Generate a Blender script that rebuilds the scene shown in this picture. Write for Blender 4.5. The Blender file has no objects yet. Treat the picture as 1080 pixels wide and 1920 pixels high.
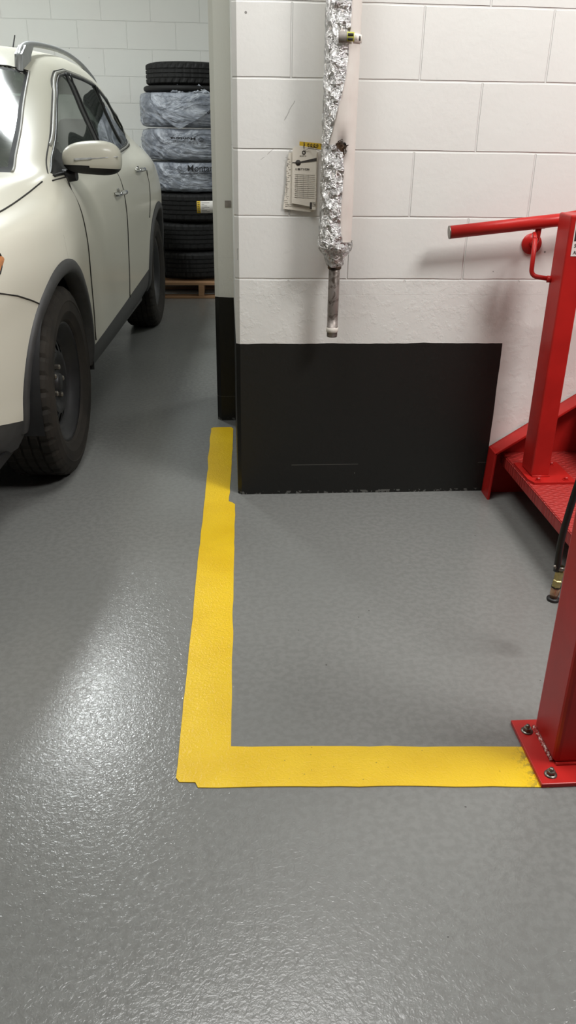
import bpy, bmesh, math, random
import numpy as np
from mathutils import Vector, Matrix, noise
random.seed(7)
sc = bpy.context.scene
COL = sc.collection
PI = math.pi

# ------------------------------------------------------------------ helpers
class MB:
    """collects geometry for one mesh object"""
    def __init__(s): s.v, s.f, s.m, s.sm = [], [], [], []
    def add(s, vs, fs, mi=0, smooth=True):
        o = len(s.v); s.v += [tuple(p) for p in vs]
        for f in fs: s.f.append(tuple(o+i for i in f)); s.m.append(mi); s.sm.append(smooth)
        return s
    def box(s, x0, x1, y0, y1, z0, z1, bev=0.0, mi=0, M=None, seg=2):
        bm = bmesh.new(); bmesh.ops.create_cube(bm, size=1)
        for v in bm.verts:
            v.co = Vector(((x0+x1)/2+v.co.x*(x1-x0), (y0+y1)/2+v.co.y*(y1-y0), (z0+z1)/2+v.co.z*(z1-z0)))
        if bev > 0: bmesh.ops.bevel(bm, geom=bm.edges[:], offset=bev, segments=seg, affect='EDGES', profile=.5)
        bm.verts.index_update()
        vs = [(M @ v.co) if M else v.co.copy() for v in bm.verts]
        s.add(vs, [[v.index for v in f.verts] for f in bm.faces], mi, False); bm.free(); return s
    def tube(s, pts, r, n=12, mi=0, caps=True, smooth=True):
        pts = [Vector(p) for p in pts]; rs = r if isinstance(r, (list, tuple)) else [r]*len(pts)
        t0 = (pts[1]-pts[0]).normalized(); up = Vector((0,0,1)) if abs(t0.z) < .9 else Vector((1,0,0))
        nrm = (up-t0*up.dot(t0)).normalized(); vs = []
        for i, p in enumerate(pts):
            if i == 0: t = t0
            elif i == len(pts)-1: t = (pts[i]-pts[i-1]).normalized()
            else: t = ((pts[i]-pts[i-1]).normalized()+(pts[i+1]-pts[i]).normalized()).normalized()
            nrm = (nrm-t*nrm.dot(t)).normalized(); b = t.cross(nrm)
            for k in range(n):
                a = 2*PI*k/n; vs.append(p+(nrm*math.cos(a)+b*math.sin(a))*rs[i])
        fs = [(i*n+k, i*n+(k+1)%n, (i+1)*n+(k+1)%n, (i+1)*n+k) for i in range(len(pts)-1) for k in range(n)]
        s.add(vs, fs, mi, smooth)
        if caps: s.add(vs[:n], [tuple(range(n))[::-1]], mi, False); s.add(vs[-n:], [tuple(range(n))], mi, False)
        return s
    def lathe(s, prof, n=32, M=None, mi=0, closed=False, smooth=True, a0=0, a1=2*PI):
        """prof: (radius, height) pairs, spun about +z"""
        full = abs(a1-a0-2*PI) < 1e-6; m = len(prof); na = n if full else n+1; vs = []
        for k in range(na):
            a = a0+(a1-a0)*k/n
            for r, h in prof:
                p = Vector((r*math.cos(a), r*math.sin(a), h)); vs.append(M @ p if M else p)
        fs = []
        for k in range(n):
            k2 = (k+1) % na if full else k+1
            for j in range(m if closed else m-1):
                j2 = (j+1) % m; fs.append((k*m+j, k2*m+j, k2*m+j2, k*m+j2))
        s.add(vs, fs, mi, smooth); return s
    def prism(s, poly, z0, z1, M=None, mi=0):
        n = len(poly); vs = [Vector((x, y, z0)) for x, y in poly]+[Vector((x, y, z1)) for x, y in poly]
        if M: vs = [M @ v for v in vs]
        s.add(vs, [tuple(range(n))[::-1], tuple(range(n, 2*n))]+[(i, (i+1) % n, n+(i+1) % n, n+i) for i in range(n)], mi, False); return s
    def build(s, name, mats, parent=None, recalc=True, loc=None):
        me = bpy.data.meshes.new(name); me.from_pydata([tuple(v) for v in s.v], [], s.f)
        if not isinstance(mats, (list, tuple)): mats = [mats]
        for m in mats: me.materials.append(m)
        me.polygons.foreach_set('material_index', s.m); me.polygons.foreach_set('use_smooth', s.sm)
        if recalc:
            bm = bmesh.new(); bm.from_mesh(me); bmesh.ops.remove_doubles(bm, verts=bm.verts[:], dist=1e-6)
            bmesh.ops.recalc_face_normals(bm, faces=bm.faces[:]); bm.to_mesh(me); bm.free()
        me.update()
        o = bpy.data.objects.new(name, me); COL.objects.link(o)
        if parent: o.parent = parent
        if loc: o.location = loc
        return o
def tag(o, label=None, cat=None, group=None, kind=None):
    if label: o['label'] = label
    if cat: o['category'] = cat
    if group: o['group'] = group
    if kind: o['kind'] = kind
    return o
def empty(name, loc=(0,0,0), rz=0):
    o = bpy.data.objects.new(name, None); COL.objects.link(o); o.location = loc; o.rotation_euler = (0, 0, rz)
    o.empty_display_size = .1; return o
def flat(o):
    for p in o.data.polygons: p.use_smooth = False
    return o
def text_mesh(body, size, depth=.0006, bold=0.0, align='LEFT'):
    cu = bpy.data.curves.new('t', 'FONT'); cu.body = body; cu.size = size; cu.extrude = depth; cu.offset = bold; cu.align_x = align
    o = bpy.data.objects.new('t', cu); COL.objects.link(o); bpy.context.view_layer.update()
    me = bpy.data.meshes.new_from_object(o.evaluated_get(bpy.context.evaluated_depsgraph_get()))
    vs = [v.co.copy() for v in me.vertices]; fs = [tuple(p.vertices) for p in me.polygons]
    bpy.data.objects.remove(o); bpy.data.curves.remove(cu); bpy.data.meshes.remove(me); return vs, fs

# ------------------------------------------------------------------ materials
class NT:
    def __init__(s, name):
        s.mat = bpy.data.materials.new(name); s.mat.use_nodes = True; s.t = s.mat.node_tree; s.n = s.t.nodes; s.l = s.t.links
        s.n.clear(); s.out = s.n.new('ShaderNodeOutputMaterial'); s.bs = s.n.new('ShaderNodeBsdfPrincipled')
        s.l.new(s.bs.outputs[0], s.out.inputs[0]); s.tc = s.n.new('ShaderNodeTexCoord')
    def node(s, t, **k):
        n = s.n.new(t)
        for a, b in k.items(): setattr(n, a, b)
        return n
    def put(s, inp, val):
        if isinstance(val, bpy.types.NodeSocket): s.l.new(val, inp)
        elif val is not None: inp.default_value = val
    def noise(s, scale, detail=3, rough=.5, dist=0, vec=None, out='Fac'):
        n = s.node('ShaderNodeTexNoise'); n.inputs['Scale'].default_value = scale; n.inputs['Detail'].default_value = detail
        n.inputs['Roughness'].default_value = rough; n.inputs['Distortion'].default_value = dist
        s.l.new(vec or s.tc.outputs['Object'], n.inputs['Vector']); return n.outputs[out]
    def voro(s, scale, feature='F1', vec=None, rnd=1):
        n = s.node('ShaderNodeTexVoronoi', feature=feature); n.inputs['Scale'].default_value = scale; n.inputs['Randomness'].default_value = rnd
        s.l.new(vec or s.tc.outputs['Object'], n.inputs['Vector']); return n.outputs['Distance']
    def ramp(s, fac, stops, interp='LINEAR'):
        r = s.node('ShaderNodeValToRGB'); r.color_ramp.interpolation = interp; e = r.color_ramp.elements
        e[0].position, e[0].color = stops[0][0], c4(stops[0][1]); e[1].position, e[1].color = stops[-1][0], c4(stops[-1][1])
        for p, c in stops[1:-1]:
            q = e.new(p); q.color = c4(c)
        s.l.new(fac, r.inputs[0]); return r.outputs[0]
    def math(s, op, a, b=None, c=None, clamp=False):
        m = s.node('ShaderNodeMath', operation=op, use_clamp=clamp)
        for i, x in enumerate((a, b, c)): s.put(m.inputs[i], x)
        return m.outputs[0]
    def mix(s, fac, a, b):
        m = s.node('ShaderNodeMix', data_type='RGBA'); s.put(m.inputs[0], fac)
        s.put(m.inputs[6], a if isinstance(a, bpy.types.NodeSocket) else c4(a)); s.put(m.inputs[7], b if isinstance(b, bpy.types.NodeSocket) else c4(b))
        return m.outputs[2]
    def bump(s, h, strength=.3, dist=.01, prev=None):
        b = s.node('ShaderNodeBump'); b.inputs['Strength'].default_value = strength; b.inputs['Distance'].default_value = dist
        s.l.new(h, b.inputs['Height'])
        if prev: s.l.new(prev, b.inputs['Normal'])
        return b.outputs[0]
    def sep(s, vec=None):
        n = s.node('ShaderNodeSeparateXYZ'); s.l.new(vec or s.tc.outputs['Object'], n.inputs[0]); return n.outputs
    def set(s, **k):
        names = dict(col='Base Color', rough='Roughness', metal='Metallic', normal='Normal', spec='Specular IOR Level', coat='Coat Weight', coatr='Coat Roughness', trans='Transmission Weight', alpha='Alpha', ior='IOR', sss='Subsurface Weight')
        for a, b in k.items():
            if a == 'col' and not isinstance(b, bpy.types.NodeSocket): b = c4(b)
            s.put(s.bs.inputs[names[a]], b)
        return s.mat
def c4(c):
    return tuple(c)+(1,) if not isinstance(c, (int, float)) else (c, c, c, 1)
def srgb(r, g, b):
    f = lambda x: ((x/255+.055)/1.055)**2.4 if x/255 > .04045 else x/255/12.92
    return (f(r), f(g), f(b))

def simple(name, col, rough=.5, metal=0, nscale=0, var=.15, bump=0, bscale=80, bdist=.002, **k):
    m = NT(name)
    c = col
    if nscale:
        c = m.mix(m.ramp(m.noise(nscale, 4), [(.35, 0), (.65, 1)]), tuple(x*(1-var) for x in col), tuple(min(1, x*(1+var)) for x in col))
    m.set(col=c, rough=rough, metal=metal, **k)
    if bump: m.set(normal=m.bump(m.noise(bscale, 3), bump, bdist))
    return m.mat

def wall_material(name, x0, z0, black_top=None, black_right=None, parge=0.0, marks=(), base=(206, 203, 196), smudge=None, joints=1.0):
    """painted concrete block, running bond 0.4 x 0.2 m, black painted dado"""
    m = NT(name); X, Y, Z = m.sep()
    cmb = m.node('ShaderNodeCombineXYZ'); m.l.new(m.math('SUBTRACT', X, x0), cmb.inputs[0]); m.l.new(m.math('SUBTRACT', Z, z0), cmb.inputs[1])
    # wobble the joints a little
    nz = m.node('ShaderNodeTexNoise'); nz.inputs['Scale'].default_value = 6; m.l.new(m.tc.outputs['Object'], nz.inputs['Vector'])
    vm = m.node('ShaderNodeVectorMath', operation='MULTIPLY_ADD'); m.l.new(nz.outputs['Color'], vm.inputs[0]); vm.inputs[1].default_value = (.005, .005, 0)
    m.l.new(cmb.outputs[0], vm.inputs[2])
    br = m.node('ShaderNodeTexBrick'); m.l.new(vm.outputs[0], br.inputs['Vector']); br.offset = .5; br.offset_frequency = 2; br.squash = 1
    br.inputs['Scale'].default_value = 1; br.inputs['Brick Width'].default_value = .4; br.inputs['Row Height'].default_value = .2
    br.inputs['Mortar Size'].default_value = .0038; br.inputs['Mortar Smooth'].default_value = .6
    mort = m.math('MULTIPLY', br.outputs['Fac'], joints)
    if parge > 0:   # smooth rendered base below this height
        keep = m.math('GREATER_THAN', Z, parge-.012)
        line = m.math('MULTIPLY', m.math('COMPARE', Z, parge-.055, .0016), m.math('GREATER_THAN', m.noise(5, 2), .47))
        mort = m.math('ADD', m.math('MULTIPLY', mort, keep), m.math('MULTIPLY', line, .5), clamp=True)
    b = srgb(*base)
    big = m.ramp(m.noise(2.2, 3), [(.35, 0), (.7, 1)])
    col = m.mix(big, b, tuple(x*y for x, y in zip(b, (.99, .972, .975))))
    col = m.mix(m.math('MULTIPLY', mort, .10), col, tuple(x*.8 for x in b))
    # pits and flecks
    spk = m.math('LESS_THAN', m.voro(9), .035)
    spk = m.math('MULTIPLY', spk, m.math('GREATER_THAN', m.noise(2.3, 2), .53))
    col = m.mix(m.math('MULTIPLY', spk, .75), col, srgb(95, 90, 84))
    scr = m.ramp(m.noise(7, 6, .7, 2.5), [(.66, 0), (.72, 1)])
    lowz = m.math('LESS_THAN', Z, 1.45)
    col = m.mix(m.math('MULTIPLY', m.math('MULTIPLY', scr, lowz), .10), col, srgb(120, 115, 108))
    if smudge:
        sx, sz, rx, rz = smudge
        d = m.math('ADD', m.math('POWER', m.math('DIVIDE', m.math('SUBTRACT', X, sx), rx), 2), m.math('POWER', m.math('DIVIDE', m.math('SUBTRACT', Z, sz), rz), 2))
        f = m.math('MULTIPLY', m.math('SUBTRACT', 1, d, clamp=True), m.ramp(m.noise(28, 5, .7), [(.35, 0), (.65, 1)]))
        col = m.mix(m.math('MULTIPLY', f, .24), col, srgb(128, 112, 98))
    for (xa, za, xb, zb, w) in marks:    # thin scratches and cracks
        L2 = (xb-xa)**2+(zb-za)**2
        t = m.math('DIVIDE', m.math('ADD', m.math('MULTIPLY', m.math('SUBTRACT', X, xa), xb-xa), m.math('MULTIPLY', m.math('SUBTRACT', Z, za), zb-za)), L2, clamp=True)
        wob = m.math('MULTIPLY', m.math('SUBTRACT', m.noise(40, 2), .5), .012)
        dx = m.math('ADD', m.math('SUBTRACT', m.math('SUBTRACT', X, xa), m.math('MULTIPLY', t, xb-xa)), wob); dz = m.math('SUBTRACT', m.math('SUBTRACT', Z, za), m.math('MULTIPLY', t, zb-za))
        d = m.math('SQRT', m.math('ADD', m.math('MULTIPLY', dx, dx), m.math('MULTIPLY', dz, dz)))
        col = m.mix(m.math('MULTIPLY', m.math('LESS_THAN', d, w), .42), col, srgb(104, 98, 92))
    rough = .55
    if black_top is not None:
        wob = m.math('MULTIPLY', m.math('SUBTRACT', m.noise(7, 3), .5), .012)
        mask = m.math('LESS_THAN', m.math('ADD', Z, wob), black_top)
        if black_right is not None: mask = m.math('MULTIPLY', mask, m.math('LESS_THAN', m.math('ADD', X, m.math('MULTIPLY', wob, .6)), black_right))
        # scuffs on the black paint
        sv = m.node('ShaderNodeMapping'); sv.inputs['Scale'].default_value = (3, 3, 16); m.l.new(m.tc.outputs['Object'], sv.inputs[0])
        sc1 = m.ramp(m.noise(3, 6, .75, 1.5, vec=sv.outputs[0]), [(.69, 0), (.74, 1)])
        fl = m.math('MULTIPLY', m.math('LESS_THAN', m.voro(16), .05), m.math('GREATER_THAN', m.noise(4), .56))
        cj = m.math('MULTIPLY', m.math('COMPARE', Z, .118, .0013), m.math('GREATER_THAN', m.noise(2.6, 1), .52))
        # worn foot of the wall where paint has flaked
        foot = m.math('MULTIPLY', m.math('LESS_THAN', Z, .012), m.math('GREATER_THAN', m.noise(60, 3), .55))
        bc = m.mix(m.math('MULTIPLY', sc1, .22), srgb(31, 31, 29), srgb(120, 118, 112))
        bc = m.mix(m.math('MULTIPLY', fl, .6), bc, srgb(150, 148, 140))
        bc = m.mix(m.math('MULTIPLY', cj, .35), bc, srgb(120, 118, 112))
        bc = m.mix(m.math('MULTIPLY', foot, .5), bc, srgb(130, 130, 125))
        col = m.mix(mask, col, bc)
        rough = m.math('SUBTRACT', .55, m.math('MULTIPLY', mask, .12))
    nb = m.bump(m.math('MULTIPLY', mort, -1), .62, .006)
    nb = m.bump(m.noise(70, 4, .6), .16, .003, nb); nb = m.bump(m.noise(9, 3), .12, .01, nb)
    if parge > 0:
        lump = m.math('MULTIPLY', m.ramp(m.noise(26, 5, .65), [(.5, 0), (.62, 1)]), m.math('LESS_THAN', Z, parge))
        nb = m.bump(lump, .15, .004, nb)
    m.set(col=col, rough=rough, normal=nb, spec=.35)
    return m.mat

# floor paint
m = NT('floor_paint')
col = m.mix(m.ramp(m.noise(1.3, 4), [(.35, 0), (.7, 1)]), srgb(128, 129, 126), srgb(121, 123, 120))
col = m.mix(m.ramp(m.noise(60, 3), [(.4, 0), (.6, 1)]), col, srgb(119, 120, 117))
spk = m.math('MULTIPLY', m.math('LESS_THAN', m.voro(14), .035), m.math('GREATER_THAN', m.noise(3), .52))
col = m.mix(m.math('MULTIPLY', spk, .7), col, srgb(60, 58, 56))
orange = m.noise(95, 3, .5, 1.4)
nb = m.bump(orange, .21, .0040); nb = m.bump(m.noise(5, 2), .05, .01, nb)
spark = m.voro(260); nb = m.bump(spark, .05, .002, nb)
FLOOR = m.set(col=col, rough=m.math('ADD', .14, m.math('MULTIPLY', m.noise(5, 3), .10)), normal=nb, spec=.5)
m = NT('yellow_line_paint')
col = m.mix(m.ramp(m.noise(7, 3), [(.35, 0), (.65, 1)]), srgb(232, 194, 30), srgb(224, 184, 20))
X, Y, Z = m.sep()
edge = m.ramp(m.math('ADD', X, m.math('MULTIPLY', m.noise(30, 3), .08)), [(.645, 0), (.70, 1)])
wear = m.math('MULTIPLY', edge, m.math('GREATER_THAN', m.noise(90, 4, .6), .52))
col = m.mix(m.math('MULTIPLY', wear, .75), col, srgb(92, 86, 52))
dots = m.math('MULTIPLY', m.math('LESS_THAN', m.voro(40), .07), m.math('GREATER_THAN', X, .1))
col = m.mix(m.math('MULTIPLY', dots, .5), col, srgb(110, 90, 30))
YELLOW = m.set(col=col, rough=.33, normal=m.bump(m.noise(95, 3, .5, 1.4), .32, .004), spec=.45)

WALL_F = wall_material('block_wall_black_dado', .2063, 0, .577, .975, .8,
    marks=[(.216, 1.335, .186, 1.282, .0014), (.150, 1.198, .112, 1.168, .0011), (.034, .895, .031, .86, .0013)], base=(228, 228, 223), smudge=(.945, .66, .10, .06))
WALL_M = wall_material('pillar_black_dado', .9, 0, .578, None, .8, base=(226, 227, 218), joints=0.0)
WALL_B = wall_material('block_wall_far', -.793, .0476, None, None, 0, base=(222, 223, 218))
WALL_P = wall_material('block_wall_plain', 0, 0, None, None, 0, base=(205, 204, 198))
GREYW = simple('grey_painted_wall', srgb(100, 100, 98), .7, nscale=3, var=.05)
CEIL = simple('ceiling_white', srgb(200, 200, 196), .8, nscale=3, var=.04)

RED = simple('red_gloss_paint', srgb(176, 34, 30), .34, nscale=9, var=.10, bump=.10, bscale=45, bdist=.002, spec=.3)
m = NT('red_tread_plate')
tv = m.node('ShaderNodeMapping'); tv.inputs['Scale'].default_value = (38, 62, 1); tv.inputs['Rotation'].default_value = (0, 0, .7); m.l.new(m.tc.outputs['Object'], tv.inputs[0])
ht = m.ramp(m.voro(1, vec=tv.outputs[0], rnd=.35), [(.15, 1), (.45, 0)])
RED_TREAD = m.set(col=srgb(172, 52, 48), rough=.36, normal=m.bump(ht, .8, .004))
m = NT('red_paint_scraped')
col = m.mix(m.ramp(m.noise(160, 4, .7), [(.50, 0), (.56, 1)]), srgb(150, 36, 32), srgb(220, 196, 186))
SCRAPE = m.set(col=col, rough=.5)
STEEL = simple('dull_zinc_steel', srgb(128, 124, 116), .38, .85, nscale=60, var=.25, bump=.15, bscale=120)
BLACK_PL = simple('black_plastic', srgb(26, 26, 27), .55, nscale=40, var=.15, bump=.08, bscale=200)
BLACK_GL = simple('black_gloss_trim', srgb(30, 31, 31), .42, nscale=5, var=.05)
CLAD = simple('dark_grey_cladding', srgb(58, 58, 58), .55, nscale=30, var=.1, bump=.1, bscale=300, bdist=.001)
m = NT('tire_rubber')
RUBBER = m.set(col=m.mix(m.noise(12, 4), srgb(17, 17, 18), srgb(27, 27, 27)), rough=.68, normal=m.bump(m.noise(90, 4), .15, .002), spec=.35)
m = NT('dusty_tire_rubber')
DUSTY = m.set(col=m.mix(m.ramp(m.noise(9, 4), [(.35, 0), (.7, 1)]), srgb(36, 34, 31), srgb(50, 46, 41)), rough=.8, normal=m.bump(m.noise(90, 4), .15, .002), spec=.25)
RIM = simple('black_steel_wheel', srgb(44, 44, 45), .45, .3, nscale=12, var=.2)
m = NT('pearl_white_car_paint')
CARP = m.set(col=m.mix(m.noise(3, 2), srgb(214, 211, 196), srgb(217, 214, 199)), rough=.38, coat=.35, coatr=.12, spec=.35)
GAP = simple('panel_gap_black', srgb(40, 38, 34), .8, nscale=5, var=.1)
SILVER = simple('satin_silver', srgb(168, 170, 171), .45, .3, nscale=30, var=.05)
GREYTRIM = simple('grey_window_surround', srgb(150, 149, 142), .45, 0, nscale=30, var=.05)
CHROME = simple('chrome', srgb(205, 205, 205), .12, 1, nscale=10, var=.04)
FRIT = simple('windshield_black_border', srgb(24, 25, 26), .6, nscale=9, var=.08, spec=.12)
DARKCLOTH = simple('dark_seat_cloth', srgb(26, 26, 27), .9, nscale=60, var=.25, bump=.2, bscale=300)
CABIN = simple('cabin_grey_trim', srgb(96, 98, 96), .8, nscale=20, var=.1)
def glass_mat(name, tint, refl=.06, dens=.2, gr=.03):
    m = NT(name); m.n.remove(m.bs)
    tr = m.node('ShaderNodeBsdfTransparent'); tr.inputs[0].default_value = c4(tint)
    gl = m.node('ShaderNodeBsdfGlossy'); gl.inputs['Roughness'].default_value = gr; gl.inputs[0].default_value = (1, 1, 1, 1)
    df = m.node('ShaderNodeBsdfDiffuse'); m.put(df.inputs[0], m.mix(m.noise(3, 3), srgb(120, 132, 124), srgb(140, 150, 143)))
    fr = m.node('ShaderNodeFresnel'); fr.inputs[0].default_value = 1.5
    a = m.node('ShaderNodeMixShader'); a.inputs[0].default_value = dens; m.l.new(tr.outputs[0], a.inputs[1]); m.l.new(df.outputs[0], a.inputs[2])
    b = m.node('ShaderNodeMixShader'); m.l.new(m.math('ADD', fr.outputs[0], refl, clamp=True), b.inputs[0]); m.l.new(a.outputs[0], b.inputs[1]); m.l.new(gl.outputs[0], b.inputs[2])
    m.l.new(b.outputs[0], m.out.inputs[0]); return m.mat
GLASS = glass_mat('car_window_glass', (.50, .55, .52), .03, .22)
WINDSH = glass_mat('windshield_glass', (.66, .80, .74), .03, .22, .16)
MIRRORG = simple('mirror_glass', srgb(210, 212, 212), .04, 1)
AMBER = simple('amber_lens', srgb(186, 122, 74), .15, nscale=50, var=.2, coat=1)
LENS = simple('clear_lamp_lens', srgb(196, 198, 200), .12, .3, nscale=40, var=.2, coat=1)
REDLENS = simple('red_lamp_lens', srgb(110, 28, 28), .2, nscale=20, var=.1, coat=1)
m = NT('crumpled_foil')
h1 = m.voro(34, 'F1'); h2 = m.noise(55, 5, .6, 3)
nb = m.bump(h1, 1, .02); nb = m.bump(h2, .9, .012, nb)
FOIL = m.set(col=m.mix(m.noise(20), srgb(205, 205, 205), srgb(235, 234, 232)), metal=1, rough=.16, normal=nb)
m = NT('white_pipe_jacket')
JACKET = m.set(col=m.mix(m.ramp(m.noise(8, 4), [(.4, 0), (.7, 1)]), srgb(226, 220, 212), srgb(216, 206, 198)), rough=.55, normal=m.bump(m.noise(16, 4), .25, .006))
m = NT('torn_insulation_fibre')
CHAR = m.set(col=m.mix(m.ramp(m.noise(60, 4), [(.4, 0), (.65, 1)]), srgb(40, 35, 31), srgb(104, 82, 62)), rough=.95, normal=m.bump(m.noise(90, 5), .8, .01))
m = NT('bare_pipe_metal')
stain = m.ramp(m.noise(24, 5, .7, 1), [(.50, 0), (.62, 1)])
PIPE = m.set(col=m.mix(stain, srgb(140, 132, 126), srgb(78, 68, 60)), rough=.45, metal=.45, normal=m.bump(m.noise(50, 4), .3, .003))
PIPEWHITE = simple('white_pipe_tape', srgb(222, 216, 206), .6, nscale=40, var=.08)
PAPER = simple('off_white_card', srgb(226, 219, 205), .8, nscale=14, var=.03, bump=.1, bscale=30)
INK = simple('dark_grey_ink', srgb(66, 62, 58), .8, nscale=200, var=.2)
LINEINK = simple('light_grey_ink', srgb(160, 155, 146), .8, nscale=200, var=.1)
BLACKINK = simple('black_ink', srgb(24, 24, 26), .7, nscale=200, var=.2)
YTAPE = simple('yellow_tape', srgb(212, 176, 52), .45, nscale=30, var=.08)
GREENLBL = simple('faded_yellow_green_label', srgb(178, 178, 78), .5, nscale=60, var=.1)
GREYTAPE = simple('grey_tape', srgb(140, 134, 126), .55, nscale=60, var=.15)
WHITE = simple('white_sticker', srgb(228, 224, 218), .5, nscale=60, var=.03)
BRASS = simple('worn_brass', srgb(186, 172, 120), .32, .8, nscale=80, var=.25, bump=.1, bscale=150)
COPPER = simple('pale_copper_sleeve', srgb(196, 160, 132), .35, .6, nscale=80, var=.2)
HOSE = simple('black_rubber_hose', srgb(22, 22, 23), .45, nscale=40, var=.15, bump=.1, bscale=200)
m = NT('pallet_wood')
wv = m.node('ShaderNodeMapping'); wv.inputs['Scale'].default_value = (2, 30, 30); m.l.new(m.tc.outputs['Object'], wv.inputs[0])
WOOD = m.set(col=m.mix(m.noise(2, 5, .6, 1, vec=wv.outputs[0]), srgb(170, 132, 96), srgb(126, 94, 66)), rough=.8, normal=m.bump(m.noise(3, 4, vec=wv.outputs[0]), .3, .003))
# grey translucent plastic
m = NT('translucent_plastic_bag')
wr = m.node('ShaderNodeMapping'); wr.inputs['Scale'].default_value = (1.2, 1.2, 2.2); wr.inputs['Rotation'].default_value = (.5, .6, .3); m.l.new(m.tc.outputs['Object'], wr.inputs[0])
hh = m.noise(3.2, 4, .55, 3.0, vec=wr.outputs[0]); nb = m.bump(hh, 1.0, .026); nb = m.bump(m.noise(22, 3, .6, 2, vec=wr.outputs[0]), .25, .006, nb)
m.set(col=m.mix(m.ramp(m.noise(2.6, 4, .55, 3, vec=wr.outputs[0]), [(.36, 0), (.66, 1)]), srgb(124, 131, 143), srgb(180, 185, 194)), rough=.28, normal=nb, spec=.6)
tr = m.node('ShaderNodeBsdfTransparent'); mx = m.node('ShaderNodeMixShader'); m.put(mx.inputs[0], m.ramp(m.noise(3, 4, .55, 3.5, vec=wr.outputs[0]), [(.35, .55), (.62, .92)]))
m.l.new(tr.outputs[0], mx.inputs[1]); m.l.new(m.bs.outputs[0], mx.inputs[2]); m.l.new(mx.outputs[0], m.out.inputs[0])
BAG = m.mat

# ------------------------------------------------------------------ room shell
FY = 2.782           # face of the near block wall
MB().box(-4.2, 3.8, -3.2, 7.95, -.12, 0).build('floor', FLOOR)['kind'] = 'structure'
MB().box(-4.2, 3.8, -3.2, 7.95, 3.0, 3.1).build('ceiling', CEIL)['kind'] = 'structure'
MB().box(-4.2, 3.8, 7.713, 7.9, 0, 3.0).build('wall_back', WALL_B)['kind'] = 'structure'
MB().box(-4.2, -4.05, -3.2, 7.713, 0, 3.0).build('wall_left', WALL_P)['kind'] = 'structure'
MB().box(3.65, 3.8, -3.2, 7.713, 0, 3.0).build('wall_right', GREYW)['kind'] = 'structure'
MB().box(-4.05, 3.65, -3.2, -3.05, 0, 3.0).build('wall_rear', GREYW)['kind'] = 'structure'
w = MB(); c = .014
poly = [(.024, FY+c), (.024+c, FY), (3.65, FY), (3.65, 3.80), (.024, 3.80)]
w.prism(poly, 0, 3.0); w.build('wall_front', WALL_F)['kind'] = 'structure'
w = MB(); c = .018
w.prism([(-.060, 3.65+c), (-.060+c, 3.65), (.024, 3.65), (.024, 3.80), (3.65, 3.80), (3.65, 4.05), (-.060, 4.05)], 0, 3.0)
w.build('wall_middle', WALL_M)['kind'] = 'structure'

# yellow L shaped line
def wobble(pts, step=.04, amp=.0016):
    out = []
    for i, (a, b) in enumerate(zip(pts, pts[1:]+pts[:1])):
        a = Vector(a+(0,)); b = Vector(b+(0,)); L = (b-a).length; n = max(1, int(L/step))
        for k in range(n):
            p = a.lerp(b, k/n); d = (b-a).normalized(); q = Vector((-d.y, d.x, 0))
            if k: p += q*amp*2*(noise.noise(p*9)) + q*amp*noise.noise(p*40)
            out.append((p.x, p.y))
    return out
P = [(-.080, 3.545), (-.091, 3.530), (-.101, 2.75), (-.112, 2.3), (-.119, 1.85), (-.1295, 1.31), (-.122, 1.297), (-.088, 1.294), (-.082, 1.279),
     (.30, 1.262), (.66, 1.238), (.70, 1.36), (.3, 1.382), (-.012, 1.400), (-.004, 1.9), (.004, 2.3), (.011, 2.690), (.002, 2.706), (-.012, 2.718), (.002, 3.1), (.012, 3.525), (.003, 3.545)]
MBl = MB(); MBl.prism(wobble(P), .0, .0022)
o = MBl.build('floor_line', YELLOW); tag(o, 'wide yellow L shaped line painted on the grey floor beside the black wall base', 'floor line')

# small grey square on the pillar
o = MB().box(-.008, .019, 3.6455, 3.6502, .955, .981, .001).build('tape_patch', GREYTAPE)
tag(o, 'small square grey patch stuck on the narrow white pillar', 'tape')

# ------------------------------------------------------------------ pipe with jacket, foil
PX, PY_, R0 = .350, 2.705, .051
pipe = empty('insulated_pipe', (PX, PY_, .60))
tag(pipe, 'vertical pipe on the white wall wrapped in white jacket and crumpled foil, bare lower end', 'pipe')
def local(z): return z-.60
b = MB(); NA, NZ = 72, 130; vs = []
zs = [local(.915+(3.0-.915)*i/NZ) for i in range(NZ+1)]
for z in zs:
    for k in range(NA):
        a = 2*PI*k/NA; q = Vector((math.cos(a)*3, math.sin(a)*3, z*6))
        r = R0*(1+.018*noise.noise(q)) + .0012*noise.noise(q*4)
        # slight dent where the jacket is torn
        dz = (z-local(1.205))/.035; da = ((a-(-PI/2-.0)+PI) % (2*PI)-PI)/.32
        r -= .016*math.exp(-(dz*dz+da*da))
        vs.append((r*math.cos(a), r*math.sin(a), z))
fs = []
for i in range(NZ):
    for k in range(NA):
        zc = (zs[i]+zs[i+1])/2; a = 2*PI*(k+.5)/NA; da = ((a+PI/2+PI) % (2*PI)-PI)
        xloc = R0*math.sin(da) ; zz = zc-local(1.205)
        if (xloc/.017)**2+(zz/.021)**2 < 1 and math.cos(da) > 0: continue
        fs.append((i*NA+k, i*NA+(k+1) % NA, (i+1)*NA+(k+1) % NA, (i+1)*NA+k))
b.add(vs, fs); jk = b.build('insulation_jacket', JACKET, pipe); jk['label'] = 'white insulation jacket with a torn hole'
b = MB(); vs = []   # dark fibre inside the hole
b.lathe([(.036, local(1.15)), (.040, local(1.18)), (.042, local(1.205)), (.040, local(1.235)), (.036, local(1.27))], 24)
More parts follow.
